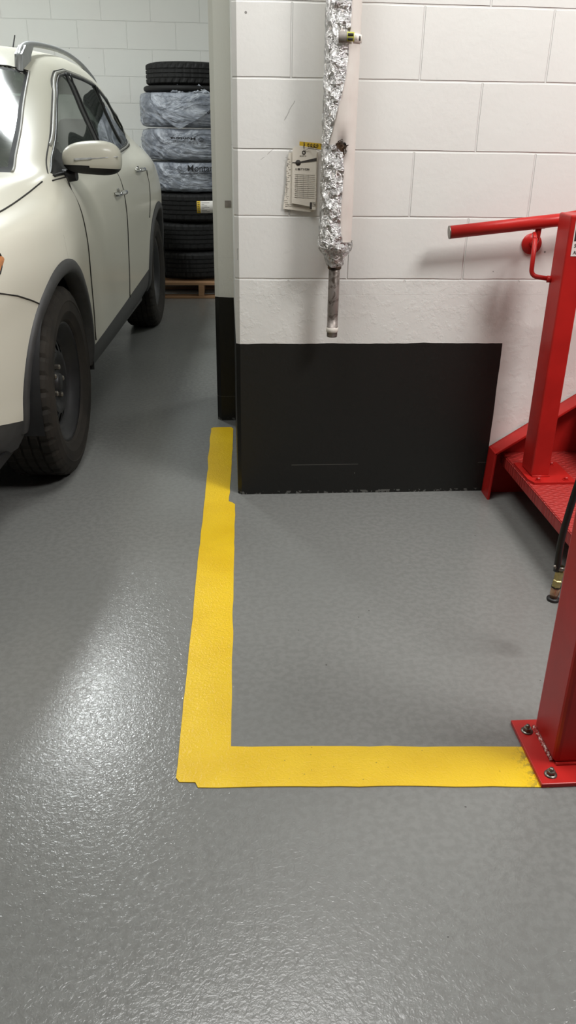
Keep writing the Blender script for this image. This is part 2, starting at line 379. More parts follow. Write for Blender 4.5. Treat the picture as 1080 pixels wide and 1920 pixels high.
for k in range(40):
    a = random.uniform(0, 2*PI); x = .0175*math.cos(a)*random.uniform(.8, 1.1); z = local(1.205)+.022*math.sin(a)*random.uniform(.8, 1.2)
    p = Vector((x, -math.sqrt(max(0, R0**2-x*x))+.004, z)); b.tube([p, p+Vector((random.uniform(-.006, .006), -.009, random.uniform(-.008, .004)))], [.0016, .0004], 4)
b.build('torn_insulation', CHAR, pipe)['label'] = 'dark torn insulation inside the hole'
# foil wrap: angular range varies with height; x offset of edges in metres from pipe centre (front side)
def wrap(rows, name, rad, rnd, mat=FOIL, nz=None, na=46):
    b = MB(); vs = []; zz = [r[0] for r in rows]; n = nz or 90
    for i in range(n+1):
        z = zz[0]+(zz[-1]-zz[0])*i/n
        j = max(k for k in range(len(rows)-1) if rows[k][0] <= z+1e-9) if z < zz[-1] else len(rows)-2
        t = (z-rows[j][0])/(rows[j+1][0]-rows[j][0]); a0 = rows[j][1]*(1-t)+rows[j+1][1]*t; a1 = rows[j][2]*(1-t)+rows[j+1][2]*t; rr = rows[j][3]*(1-t)+rows[j+1][3]*t
        for k in range(na+1):
            a = a0+(a1-a0)*k/na; q = Vector((math.cos(a)*rr*60, math.sin(a)*rr*60, z*42+rnd)); q2 = q*2.7
            r = rr+rad*(noise.noise(q)*.9+noise.noise(q2)*.6)+.0022
            if k in (0, na): r += .001*random.random()
            jz = rad*.9*noise.noise(q+Vector((9, 4, 2)))
            aa = a+.05*noise.noise(q2+Vector((3, 3, 3)))
            vs.append((r*math.cos(aa), r*math.sin(aa), local(z)+jz))
    fs = []
    for i in range(n):
        for k in range(na):
            A = i*(na+1)+k
            if (i+k) % 2: fs += [(A, A+1, A+na+2), (A, A+na+2, A+na+1)]
            else: fs += [(A, A+1, A+na+1), (A+1, A+na+2, A+na+1)]
    b.add(vs, fs, 0, False); return b
L_ = -PI/2      # straight towards the viewer
def ang(x, r=R0): return L_+math.asin(max(-1, min(1, x/r)))
rows = [(1.215, ang(-.05)-.5, ang(-.037), R0), (1.26, ang(-.05)-.5, ang(-.026), R0), (1.32, ang(-.05)-.5, ang(-.012), R0), (1.40, ang(-.05)-.4, ang(.006), R0), (1.52, ang(-.05)-.4, ang(.013), R0), (1.62, ang(-.05)-.4, ang(.014), R0), (2.2, ang(-.05)-.4, ang(.016), R0)]
fo = wrap(rows, 'foil', .0040, 3, nz=200).build('foil_wrap', FOIL, pipe, recalc=False)
rows = [(.918, ang(-.051)-.6, ang(.02), R0+.003), (.95, ang(-.051)-.6, ang(.010), R0+.002), (1.0, ang(-.051)-.6, ang(.006), R0), (1.08, ang(-.051)-.6, ang(.008), R0), (1.15, ang(-.051)-.6, ang(.010), R0), (1.195, ang(-.051)-.5, ang(.006), R0), (1.215, ang(-.05)-.4, ang(-.018), R0)]
wrap(rows, 'foil', .0038, 11, nz=110).build('foil_wrap', FOIL, pipe, recalc=False)
rows = [(.853, 0, 2*PI, .022), (.872, 0, 2*PI, .028), (.888, 0, 2*PI, .036), (.902, 0, 2*PI, .046), (.915, 0, 2*PI, .053), (.932, 0, 2*PI, .0525)]
wrap(rows, 'foil', .006, 21, nz=46, na=110).build('foil_collar', FOIL, pipe, recalc=False)['label'] = 'crumpled foil collar closing the end of the jacket'
b = MB(); b.lathe([(.0, local(.62)), (.017, local(.62)), (.018, local(.624)), (.018, local(.64)), (.0185, local(.64)), (.0185, local(.655)), (.018, local(.655)), (.018, local(.70)), (.0185, local(.705)), (.0185, local(.92)), (0, local(.92))], 28)
b.build('bare_pipe', PIPE, pipe)['label'] = 'bare stained metal pipe end'
b = MB(); b.lathe([(.0188, local(.636)), (.0206, local(.638)), (.0206, local(.650)), (.0188, local(.652))], 28); b.build('tape_ring', PIPEWHITE, pipe)
b = MB(); b.lathe([(.0188, local(.842)), (.0225, local(.845)), (.0225, local(.862)), (.019, local(.864))], 24); b.build('clamp_ring', CHAR, pipe)
# labels stuck on the jacket
def curved(name, x0, x1, z0, z1, mat, off=.0035, n=10, parent=pipe):
    b = MB(); vs = []
    for i in range(n+1):
        a = ang(x0)+(ang(x1)-ang(x0))*i/n
        for z in (z0, z1):
            for rr in (R0+off, R0+off+.0006): vs.append((rr*math.cos(a), rr*math.sin(a), local(z)))
    fs = []
    for i in range(n):
        A = i*4; B = A+4
        fs += [(A, B, B+2, A+2), (A+1, A+3, B+3, B+1), (A, A+1, B+1, B), (A+2, B+2, B+3, A+3)]
    fs += [(0, 2, 3, 1), (n*4, n*4+1, n*4+3, n*4+2)]
    b.add(vs, fs); return b.build(name, mat, parent)
curved('grey_tape', -.018, .006, 1.483, 1.512, GREYTAPE, .0062)
lb = curved('pipe_label', .003, .022, 1.487, 1.511, GREENLBL, .0070)
for (zz, xx) in ((1.504, (.005, .0195)), (1.4925, (.006, .018))):
    curved('label_print', xx[0], xx[1], zz-.0035, zz+.0035, BLACKINK, .0079, parent=lb)
lb = curved('clear_label', .024, .049, 1.486, 1.508, PIPEWHITE, .0035)
curved('label_print', .0385, .0435, 1.491, 1.503, INK, .0043, 3, parent=lb)
curved('label_print', .0265, .0275, 1.492, 1.505, LINEINK, .0043, 3, parent=lb)
curved('label_print', .0305, .0315, 1.492, 1.505, LINEINK, .0043, 3, parent=lb)
# wall brackets behind the pipe (hold it off the wall)
for z in (1.75, 2.6): MB().box(-.012, .012, .045, FY-PY_, local(z)-.015, local(z)+.015, .002).build('wall_bracket', STEEL, pipe)

# paper tags and yellow tape on the wall beside the pipe
def plane_tag(name, pts, y, th, mat, parent=None):
    """polygon in wall coordinates (x,z), front face at y"""
    n = len(pts); vs = [(x, y, z) for x, z in pts]+[(x, y+th, z) for x, z in pts]
    b = MB(); b.add(vs, [tuple(range(n)), tuple(range(n, 2*n))[::-1]]+[(i, i+n, (i+1) % n+n, (i+1) % n) for i in range(n)], 0, False)
    return b.build(name, mat, parent)
def wtext(b, body, x, z, size, y, bold=0, rot=0, sx=1, mi=0, flip=False):
    vs, fs = text_mesh(body, size, .0002, bold); out = []
    for v in vs:
        X, Z = v.x*sx, v.y
        if flip: X, Z = -X, -Z
        out.append((x+X*math.cos(rot)-Z*math.sin(rot), y+v.z, z+X*math.sin(rot)+Z*math.cos(rot)))
    b.add(out, fs, mi, False)
def bar(b, x0, z0, x1, z1, w, y, mi=0):
    d = Vector((x1-x0, 0, z1-z0)).normalized(); n = Vector((-d.z, 0, d.x))*w/2; a = Vector((x0, y, z0)); c = Vector((x1, y, z1)); t = Vector((0, .0004, 0))
    vs = [a-n, c-n, c+n, a+n, a-n+t, c-n+t, c+n+t, a+n+t]
    b.add(vs, [(0, 1, 2, 3), (7, 6, 5, 4), (0, 4, 5, 1), (1, 5, 6, 2), (2, 6, 7, 3), (3, 7, 4, 0)], mi, False)
yB, yF = 2.774, 2.768
back = plane_tag('paper_tag', [(.183, 1.022), (.282, 1.012), (.292, 1.03), (.292, 1.19), (.20, 1.19), (.193, 1.15), (.192, 1.10)], yB, .0008, PAPER)
tag(back, 'worn paper tag on the wall mostly hidden behind the gauge printed tag', 'tag')
b = MB(); random.seed(3)
for k in range(26):
    z = 1.03+.0058*k; x = .188+.0035*math.sin(k*1.7)+(.004 if z > 1.1 else 0); bar(b, x+random.uniform(0, .006), z, x+random.uniform(.006, .012), z+random.uniform(-.002, .002), .0011, yB-.0006)
bar(b, .196, 1.150, .196, 1.158, .003, yB-.0006); bar(b, .19, 1.031, .268, 1.027, .0009, yB-.0006); bar(b, .19, 1.036, .268, 1.032, .0009, yB-.0006); bar(b, .193, 1.07, .193, 1.12, .0012, yB-.0006)
bar(b, .190, 1.095, .1925, 1.097, .003, yB-.0006)
b.build('tag_print', LINEINK, back)
front = plane_tag('gauge_tag', [(.2105, 1.040), (.2700, 1.030), (.2700, 1.020), (.289, 1.020), (.2875, 1.195), (.278, 1.203), (.219, 1.208), (.2105, 1.200)], yF, .0008, PAPER)
tag(front, 'cream card tag with dark gauge drawing and table, left of the foil pipe', 'tag')
b = MB(); fy = yF-.0006
bar(b, .2107, 1.1605, .222, 1.1603, .003, fy); 
b.add([(.236, fy, 1.1595), (.288, fy, 1.1655), (.288, fy, 1.1755), (.236, fy, 1.1640)], [(0, 1, 2, 3)], 0, False)
for (cx, cz, r0, r1) in ((.229, 1.1605, 0, .0085), (.2465, 1.1905, .0032, .0060)):
    b.lathe([(r0, 0), (r1, 0), (r1, .0004), (r0, .0004)], 24, Matrix.Translation((cx, fy+.0002, cz)) @ Matrix.Rotation(PI/2, 4, 'X'), closed=True)
wtext(b, 'U IBE IT E IDEA', .2205, 1.1395, .0078, fy, .0002, -.01, .88)
wtext(b, 'MEASURING CO', .2335, 1.1795, .0032, fy, 0, 0, .9)
b.add([(.2695, fy, 1.022), (.2765, fy, 1.022), (.2765, fy, 1.043), (.2695, fy, 1.043)], [(0, 1, 2, 3)], 0, False)
for q in ((.278, 1.0315, .2875, 1.0315), (.278, 1.0425, .2875, 1.0425), (.278, 1.0315, .278, 1.0425), (.2872, 1.0315, .2872, 1.0425)): bar(b, *q, .0007, fy)
wtext(b, 'TG', .2795, 1.0345, .0068, fy, .0001)
b.build('tag_print', INK, front)
b = MB()
for k in range(13): bar(b, .222 if k % 2 else .219, 1.126-.0057*k, .284, 1.1245-.0057*k, .0008, fy)
for x in (.2275, .247, .2625): bar(b, x, 1.126, x, 1.0535, .0007, fy)
for k in range(12): bar(b, .2205, 1.121-.0057*k, .2205+random.uniform(.003, .006), 1.121-.0057*k, .0018, fy)
b.build('table_print', LINEINK, front)
b = MB(); b.tube([(.2465, yF-.001, 1.1935), (.262, yF-.004, 1.203), (.285, yF-.012, 1.199), (.303, yF-.03, 1.193)], .0007, 6); b.build('tag_wire', STEEL, front)
b = MB(); b.box(.240, .250, yF+.0008, FY, 1.196, 1.203, 0); b.build('mounting_tab', GREYTAPE, front)
yt = plane_tag('yellow_tape', [(.232, 1.2105), (.300, 1.200), (.313, 1.2), (.313, 1.216), (.232, 1.222)], 2.7665, .0009, YTAPE)
tag(yt, 'short strip of yellow tape with black scribble above the paper tags', 'tape')
b = MB(); pts = []
for k in range(60):
    t = k/59; pts.append((.258+.033*t+.0045*math.cos(t*22), 2.7660, 1.2115-.002*t+.0045*math.sin(t*22)))
b.tube(pts, .0009, 5); b.tube([(.2455, 2.766, 1.205), (.2475, 2.766, 1.213), (.2465, 2.766, 1.2195)], .0016, 5); b.tube([(.298, 2.766, 1.214), (.304, 2.766, 1.2155), (.3, 2.766, 1.208), (.305, 2.766, 1.204)], .0007, 5)
b.build('scribble', BLACKINK, yt)

# ------------------------------------------------------------------ red steel stair, posts, rail
stair = empty('steel_stair', (1.0, 2.2, 0)); tag(stair, 'red steel stair with textured first tread against the white wall', 'stair')
inv = Matrix.Translation((-1.0, -2.2, 0))
def channel(y0, y1, name):
    """stringer plate with flanges, profile in xz"""
    prof = [(.965, 0), (.972, .186), (2.90, 1.486), (3.05, 1.486), (3.05, 1.25), (1.36, 0)]
    web = .008; b = MB(); ym = y0 if y0 < 2.2 else y1-web
    Mx = inv @ Matrix(((1, 0, 0, 0), (0, 0, 1, 0), (0, 1, 0, 0), (0, 0, 0, 1)))
    b.prism(prof, ym, ym+web, Mx)
    def flange(p, q, t=.009):
        d = Vector((q[0]-p[0], 0, q[1]-p[1])); L = d.length; a = math.atan2(d.z, d.x)
        M = inv @ Matrix.Translation((p[0], 0, p[1])) @ Matrix.Rotation(-a, 4, 'Y'); b.box(-.002, L+.002, y0, y1, -t, 0, .002, 0, M)
    flange(prof[0], prof[1]); 
    b.v, b.f  # front edge flange runs up the foot
    flange(prof[1], prof[2]); flange(prof[5], prof[4], .009)
    return b.build(name, RED, stair)
channel(2.697, 2.775, 'stringer'); channel(1.66, 1.735, 'stringer')
for i in range(4):
    x0 = 1.018+i*.28; z = .165+.2*i; b = MB()
    b.box(x0, x0+.31, 1.735, 2.767, z-.006, z, .002, 0, inv)
    b.box(x0, x0+.008, 1.735, 2.767, z-.042, z, .003, 0, inv); b.box(x0+.302, x0+.31, 1.735, 2.767, z-.04, z, .002, 0, inv)
    b.build('tread', RED_TREAD, stair)
# far post on the first tread
fp = empty('handrail_post', (1.075, 2.56, .165)); tag(fp, 'red square post bolted on the first stair tread with a black and white label', 'post')
b = MB(); b.box(-.032, .032, -.05, .05, .008, .868, .006, seg=3)
b.build('post_tube', RED, fp)
b = MB(); b.prism([(-.050, -.072), (-.038, -.105), (.11, -.105), (.11, .08), (-.050, .08)], 0, .008); b.build('base_plate', RED, fp)
for x, y in ((-.018, -.083), (.080, -.083), (.080, .055)):
    b = MB(); b.lathe([(0, .008), (.012, .008), (.012, .010), (.0075, .010), (.0075, .017), (.005, .019), (0, .019)], 6, Matrix.Translation((x, y, 0)), smooth=False); b.build('bolt', RED, fp)
b = MB(); b.box(-.010, .035, -.0535, -.050, .008, .013, .001); b.tube([(-.03, -.053, .01), (.03, -.053, .01)], .004, 6); b.build('weld_strip', RED, fp)
st = MB(); st.box(-.016, .031, -.0512, -.0500, .748, .871-.012, .0003); so = st.build('warning_label', WHITE, fp); so['label'] = 'label with a black picture above white symbols'
b = MB(); b.box(-.0125, .031, -.0518, -.0512, .793, .856, 0); b.build('label_print', BLACKINK, so)
b = MB()
for (x0, x1, z0, z1) in ((-.003, .004, .834, .853), (-.004, .002, .823, .832), (-.006, .0, .797, .821), (.002, .006, .797, .822), (.012, .028, .833, .851), (.010, .014, .797, .828)):
    b.box(x0, x1, -.0524, -.0518, z0, z1, .001)
b.build('label_print', LINEINK, so)
b = MB(); 
for (t, x, z) in (('5', -.010, .7745), ('A', -.010, .7545), ('38', .006, .7745), ('KG', .006, .7545)): wtext(b, t, x, z, .015, -.0520, .0002)
b.build('label_print', INK, so)
# handrail
rail = empty('handrail', (.72, 2.655, .95)); tag(rail, 'red tubular handrail with rounded grey open end on a round wall flange', 'handrail')
ir = Vector((-.72, -2.655, -.95))
def rl(*p): return Vector(p)+ir
b = MB(); b.tube([rl(.722, 2.695, .961), rl(1.08, 2.685, 1.003), rl(1.16, 2.685, 1.018), rl(1.3, 2.685, 1.065), rl(2.6, 2.685, 1.935)], .0205, 24); b.build('rail_tube', RED, rail)
b = MB(); b.tube([rl(.7185, 2.6952, .9606), rl(.7225, 2.695, .961)], .0208, 24); b.build('end_cap', STEEL, rail)['label'] = 'dull grey worn pipe end'
b = MB(); My = Matrix.Translation(rl(1.030, 2.7815, .917)) @ Matrix.Rotation(PI/2, 4, 'X')
b.lathe([(0, 0), (.034, 0), (.0345, .003), (.034, .006), (.010, .008), (0, .008)], 36, My); b.build('wall_flange', RED, rail)
b = MB(); b.tube([rl(1.030, 2.775, .917), rl(1.026, 2.745, .922), rl(1.018, 2.705, .942), rl(1.014, 2.69, .98)], [.010, .010, .010, .010], 12)
b.tube([rl(.995, 2.690, .979), rl(1.033, 2.689, .983)], .008, 8); b.build('bracket_arm', RED, rail)
# bent rod of the post
def bend(pts, r, n=8):
    pts = [Vector(p) for p in pts]; out = [pts[0]]
    for a, q, c in zip(pts, pts[1:], pts[2:]):
        d1 = (a-q).normalized(); d2 = (c-q).normalized()
        for k in range(n+1):
            t = k/n; p0 = q+d1*r; p2 = q+d2*r; out.append(p0*(1-t)**2+q*2*t*(1-t)+p2*t*t)
    out.append(pts[-1]); return out
fo_ = Vector((-1.075, -2.56, -.165))
b = MB(); b.tube([p+fo_ for p in bend([(.985, 2.630, .952), (.985, 2.624, .836), (1.045, 2.60, .829)], .022)], .0075, 14)
b.tube([p+fo_ for p in [Vector((.985, 2.630, .948)), Vector((.992, 2.665, .962))]], .0072, 10); b.tube([Vector((1.032, 2.604, .829))+fo_, Vector((1.047, 2.60, .829))+fo_], .011, 12)
b.tube([Vector((1.105, 2.6, .829))+fo_, Vector((1.45, 2.6, .829))+fo_], .0075, 12)
b.build('hook_rod', RED, fp)

# near post
npst = empty('lift_post', (.69, 1.30, 0)); tag(npst, 'large red square steel post bolted to the floor at the end of the yellow line', 'post')
b = MB(); b.box(0, .14, -.005, .12, .010, 1.15, .012, seg=3); b.build('post_tube', RED, npst)
b = MB(); b.box(-.047, .19, -.062, .143, 0, .011, .002); b.build('base_plate', RED, npst)
b = MB(); b.tube([(-.001, .004, .012), (-.001, .118, .012)], .0045, 8); b.build('weld_bead', SCRAPE, npst)['label'] = 'weld line with paint scraped to pale metal'
b = MB(); b.tube([(.004, -.006, .012), (.138, -.006, .012)], .0045, 8); b.build('weld_bead', RED, npst)
for x, y in ((-.022, .103), (-.018, -.035), (.165, -.035), (.165, .103)):
    b = MB(); M = Matrix.Translation((x, y, .011))
    b.lathe([(0, 0), (.0135, 0), (.0135, .0022), (.0065, .0025)], 28, M); b.lathe([(.0095, .002), (.0095, .010), (.0085, .0112), (.0048, .0112)], 6, M, smooth=False)
    b.lathe([(.0052, .004), (.0052, .016), (.004, .018), (0, .018)], 14, M); b.build('anchor_bolt', STEEL, npst)

# air hose behind the post
hose = empty('air_hose', (.815, 1.70, .18)); tag(hose, 'black rubber air hose hanging behind the red post with a brass coupling at its end', 'hose')
hi = Vector((-.815, -1.70, -.18))
def cr(pts, n=10):
    pts = [Vector(p) for p in pts]; pts = [pts[0]*2-pts[1]]+pts+[pts[-1]*2-pts[-2]]; out = []
    for i in range(1, len(pts)-2):
        for k in range(n):
            t = k/n; a, b_, c, d = pts[i-1:i+3]
            out.append(.5*((2*b_)+(c-a)*t+(2*a-5*b_+4*c-d)*t*t+(3*b_-a-3*c+d)*t**3))
    out.append(pts[-2]); return out
b = MB(); b.tube([p+hi for p in cr([(.811, 1.70, .262), (.809, 1.70, .34), (.815, 1.70, .42), (.828, 1.70, .52), (.84, 1.68, .66), (.84, 1.62, .85), (.82, 1.55, 1.0), (.79, 1.49, 1.05), (.77, 1.455, 1.03), (.765, 1.44, .95)])], .0085, 14)
b.build('hose_tube', HOSE, hose)
Mh = Matrix.Translation((0, 0, 0)) @ Matrix.Rotation(.06, 4, 'Y')
b = MB(); b.lathe([(0, .085), (.009, .085), (.0115, .080), (.0115, .062), (.0095, .060), (.0095, .057), (.0120, .055), (.0120, .036), (.0105, .034)], 6, Mh, smooth=False); b.build('brass_coupling', BRASS, hose)
b = MB(); b.lathe([(.0095, .036), (.0115, .034), (.0115, .014), (.0100, .012), (.0095, .004), (0, .004)], 20, Mh); b.build('coupling_sleeve', COPPER, hose)
b = MB(); b.lathe([(0, .004), (.0155, .003), (.0165, 0), (.0155, -.005), (0, -.005)], 20, Mh); b.build('coupling_collar', BLACK_PL, hose)
MB().lathe([(.0120, .0340), (.0125, .0355), (.0120, .037)], 16, Mh).build('coupling_seal', BLACK_PL, hose)
b = MB(); b.lathe([(.0085, .085), (.0115, .087), (.0115, .093), (.0088, .095)], 16, Mh); b.tube([(-.009, -.004, .09), (-.014, -.006, .100)], .003, 6); b.build('hose_clamp', STEEL, hose)

# ------------------------------------------------------------------ tires
def tire_mb(R, W, rb, n=144, grooves=4, blocks=True, b=None, M=None):
    """axis along z, centred; real tread grooves and shoulder blocks"""
    h = W/2; prof = [(rb, -h*.62), (rb+.012, -h*.80), (rb+.02, -h*.86), (rb+(R-rb)*.35, -h*.985), (rb+(R-rb)*.6, -h*1.0), (rb+(R-rb)*.62, -h*1.015), (rb+(R-rb)*.66, -h*1.0), (R-.030, -h*.955), (R-.012, -h*.88), (R-.004, -h*.80)]
    tw = h*.76; gw = .008; gs = [-tw*.62, -tw*.21, tw*.21, tw*.62][:4] if grooves == 4 else [-tw*.5, 0, tw*.5]
    tr = [(R-.0015, -tw)]
    for g in gs: tr += [(R, g-gw/2-.001), (R-.008, g-gw/2+.001), (R-.008, g+gw/2-.001), (R, g+gw/2+.001)]
    tr += [(R-.0015, tw)]
    prof = prof+tr+[(r, -a) for r, a in prof[::-1]]
    b = b or MB(); vs = []; m_ = len(prof)
    for k in range(n):
        a = 2*PI*k/n
        for j, (r, z) in enumerate(prof):
            cut = blocks and (k % 4 == 0) and (abs(z) > tw*.66) and r > R-.016
            mid = blocks and (k % 4 == 2) and (abs(z) <= tw*.60) and r > R-.001
            rr = r-(.007 if cut else 0)-(.004 if mid else 0); p = Vector((rr*math.cos(a), rr*math.sin(a), z)); vs.append(M @ p if M else p)
    fs = [(k*m_+j, ((k+1) % n)*m_+j, ((k+1) % n)*m_+j+1, k*m_+j+1) for k in range(n) for j in range(m_-1)]
    # inner liner
    b.add(vs, fs, 0, False); inner = [(rb, -h*.62), (rb+.03, -h*.7), (R-.02, -h*.75), (R-.02, h*.75), (rb+.03, h*.7), (rb, h*.62)]
    b.lathe(inner, 48, M); return b
SX, SY = -.295, 7.165
stk = [(.131, .222, .352, SX+.004, SY), (.354, .222, .350, SX-.01, SY+.005), (.577, .221, .352, SX+.006, SY-.004)]
plab = ['bare black tyre at the bottom of the stack, resting on the pallet', 'bare black tyre second from the bottom of the stack', 'bare black tyre third from the bottom, with a paper label on its tread']
proto = None
for i, (z, W, R, x, y) in enumerate(stk):
    if proto is None:
        t = tire_mb(R, W-.006, .215).build('tire', RUBBER, None, False); proto = t
    else: t = proto.copy(); COL.objects.link(t)
    t.location = (x, y, z+W/2); t.rotation_euler = (0, 0, i*.7); tag(t, plab[i], 'tyre', 'tyres stacked on the pallet')
    t3 = t
def cyl_patch(b, R, a0, a1, z0, z1, cx=0, cy=0, th=.001, n=10, mi=0):
    vs = []
    for i in range(n+1):
        a = a0+(a1-a0)*i/n
        for z in (z0, z1):
            for r in (R, R+th): vs.append((cx+r*math.cos(a), cy+r*math.sin(a), z))
    fs = []
    for i in range(n):
        A = i*4; B = A+4; fs += [(A, A+2, B+2, B), (A+1, B+1, B+3, A+3), (A, B, B+1, A+1), (A+2, A+3, B+3, B+2)]
    fs += [(0, 1, 3, 2), (n*4, n*4+2, n*4+3, n*4+1)]; b.add(vs, fs, mi)
# paper label on the third tyre (kept in its own frame: the tyre is turned by 1.4 rad)
def A_at(dx, R): return -PI/2+math.asin(dx/R)
b = MB(); ro = 1.4; cyl_patch(b, .3525, A_at(.052, .352)-ro, A_at(.190, .352)-ro, -.035, .054); lb = b.build('tire_label', WHITE, t3); lb['label'] = 'white paper tread label with a yellow left end'
b = MB(); cyl_patch(b, .3536, A_at(.052, .352)-ro, A_at(.080, .352)-ro, -.035, .054, th=.0005, n=4); b.build('label_band', YTAPE, lb)
b = MB()
for k in range(6): cyl_patch(b, .3542, A_at(.056, .352)-ro, A_at(.074-.003*(k % 2), .352)-ro, -.026+.013*k, -.021+.013*k, th=.0004, n=3)
for k in range(7): cyl_patch(b, .3537, A_at(.088, .352)-ro, A_at(.15-.02*(k % 3), .352)-ro, -.027+.011*k, -.0245+.011*k, th=.0004, n=5)
b.build('label_print', INK, lb)

bags = [(.798, .231, .360, SX-.010, SY, 1), (1.029, .233, .366, SX-.012, SY-.005, 2), (1.262, .250, .366, SX-.014, SY+.004, 3)]
blab = ['bagged tyre with upright black lettering, lowest of the three in plastic', 'bagged tyre with upside down black lettering, middle one in plastic', 'bagged tyre with a loose pointed flap of plastic hanging in front, highest in plastic']
for (z, H, R, x, y, kind), lab in zip(bags, blab):
    e = empty('bagged_tire', (x, y, z)); tag(e, lab, 'tyre', 'tyres in clear plastic bags')
    tt = tire_mb(R-.022, H-.03, .215, n=96).build('tire', RUBBER, e, False); tt.location = (0, 0, H/2)
    # bag: wrinkled shell
    prof = [(.05, .004), (.20, .003), (R-.05, .006), (R-.018, .016), (R-.006, .035), (R-.002, H*.35), (R, H*.5), (R-.002, H*.65), (R-.007, H-.036), (R-.02, H-.015), (R-.055, H-.004), (.20, H-.012), (.05, H-.02)]
    pp = []
    for (r0, h0), (r1, h1) in zip(prof, prof[1:]):
        for k in range(6): pp.append((r0+(r1-r0)*k/6, h0+(h1-h0)*k/6))
    pp.append(prof[-1]); n = 200; vs = []
    for k in range(n):
        a = 2*PI*k/n
        for r, h in pp:
            q = Vector((math.cos(a)*2.2, math.sin(a)*2.2, h*5+kind*7)); sw = q+Vector((0, 0, a*2.0))
            f = min(1, max(0, (r-.2)/.12)); d = .011*abs(noise.noise(sw*2.2))+.006*noise.noise(q*6)+.003*noise.noise(q*14)
            vs.append(((r+f*(d-.006))*math.cos(a), (r+f*(d-.006))*math.sin(a), h+f*.004*noise.noise(q*3)))
    m_ = len(pp); fs = [(k*m_+j, ((k+1) % n)*m_+j, ((k+1) % n)*m_+j+1, k*m_+j+1) for k in range(n) for j in range(m_-1)]
    b = MB(); b.add(vs, fs); bag = b.build('plastic_bag', BAG, e)
    def arc_text(body, size, xs, zc, flip=False, bold=.0004, Rr=R+.015, sx=1.0):
        vs, fs = text_mesh(body, size, .0004, bold); wdt = max(v.x for v in vs)*sx; out = []
        for v in vs:
            X, Z = v.x*sx, v.y
            if flip: X, Z = wdt-X, size*.7-Z
            a = -PI/2+(xs+X)/Rr; out.append(((Rr+v.z)*math.cos(a), (Rr+v.z)*math.sin(a), zc+Z))
        bb = MB(); bb.add(out, fs, 0, False); return bb
    if kind == 1:
        bb = arc_text('Montana', .066, .003, .160, sx=1.05)
        bb.tube([((R+.015)*math.cos(-PI/2+t/(R)), (R+.015)*math.sin(-PI/2+t/R), .146 if t > -.05 else .146+(-.05-t)*1.2) for t in np.linspace(-.075, .25, 30)], .0018, 5)
        for rr in (.016, .009): bb.tube([((R+.015)*math.cos(-PI/2+(-.052+rr*math.cos(q))/R), (R+.015)*math.sin(-PI/2+(-.052+rr*math.cos(q))/R), .182+rr*math.sin(q)) for q in np.linspace(0, 6.28 if rr > .01 else 4.7, 24)], .0018, 5)
        bb.build('bag_print', BLACKINK, bag)
    if kind == 2:
        bb = arc_text('Montana', .060, -.115, .118, True, .002, R+.017, sx=.92)
        bb.v = [(a, b_, .150+(c-.118)*.45) for a, b_, c in bb.v]
        for rr in (.014, .007): bb.tube([((R+.015)*math.cos(-PI/2+(.115+rr*1.3*math.cos(q))/R), (R+.015)*math.sin(-PI/2+(.115+rr*1.3*math.cos(q))/R), .155+rr*math.sin(q)) for q in np.linspace(0, 6.28, 24)], .0018, 5)
        bb.build('bag_print', BLACKINK, bag)
    if kind == 3:
        bb = MB(); bb.tube([((R+.015)*math.cos(-PI/2+(.11+t*.10)/R), (R+.015)*math.sin(-PI/2+(.11+t*.10)/R), .105+.012*math.sin(t*15)+.01*t) for t in np.linspace(0, 1, 40)], .003, 6); bb.build('bag_print', BLACKINK, bag)
        # flap
        b = MB(); vs = []; nu, nv = 40, 30
        for i in range(nu+1):
            u = i/nu*2-1
            for j in range(nv+1):
                v = j/nv; dx = .03+u*.27*(1-v**1.5)**.9-.05*v; zz = H-.012-v*.245
                a = -PI/2+(dx-.02)/R; q = Vector((dx*14, v*4, 3)); out_ = .012+.018*math.sin(v*2.6)+.008*noise.noise(q)+.005*noise.noise(q*3)
                vs.append(((R+out_)*math.cos(a), (R+out_)*math.sin(a), zz+.006*noise.noise(q*1.5)))
        b.add(vs, [(i*(nv+1)+j, (i+1)*(nv+1)+j, (i+1)*(nv+1)+j+1, i*(nv+1)+j+1) for i in range(nu) for j in range(nv)]); b.build('bag_flap', BAG, e, False)
        b = MB()
        for (dx, wd, hh_) in ((-.045, .055, .055), (.115, .085, .060)):
            vs = []; n1, n2 = 16, 8
            for i in range(n1+1):
                u = i/n1*2-1
                for j in range(n2+1):
                    v = j/n2; q = Vector((u*3, v*3, dx*20)); vs.append((dx+u*wd*(1-v*.75), -R+.030+.012*noise.noise(q*1.5)+.01*v, H-.008+v*hh_*(1-.35*abs(u))+.006*noise.noise(q*2)))
            b.add(vs, [(i*(n2+1)+j, (i+1)*(n2+1)+j, (i+1)*(n2+1)+j+1, i*(n2+1)+j+1) for i in range(n1) for j in range(n2)])
        b.build('bag_tuft', BAG, e, False)
b = MB(); b.lathe([(.22, 0), (.335, 0), (.346, .006), (.350, .020), (.345, .034), (.330, .040), (.322, .030), (.300, .028), (.22, .036)], 72, closed=True)
o = b.build('rubber_ring', RUBBER, None, loc=(SX+.01, SY, 1.5135)); tag(o, 'thin black ring lying between the topmost tyre and the bags', 'ring')
t = tire_mb(.335, .158, .20, grooves=3).build('tire', RUBBER, None, False); t.location = (SX+.018, SY+.005, 1.554+.079); tag(t, 'narrow bare black tyre on the very top of the stack', 'tyre', 'tyres stacked on the pallet')
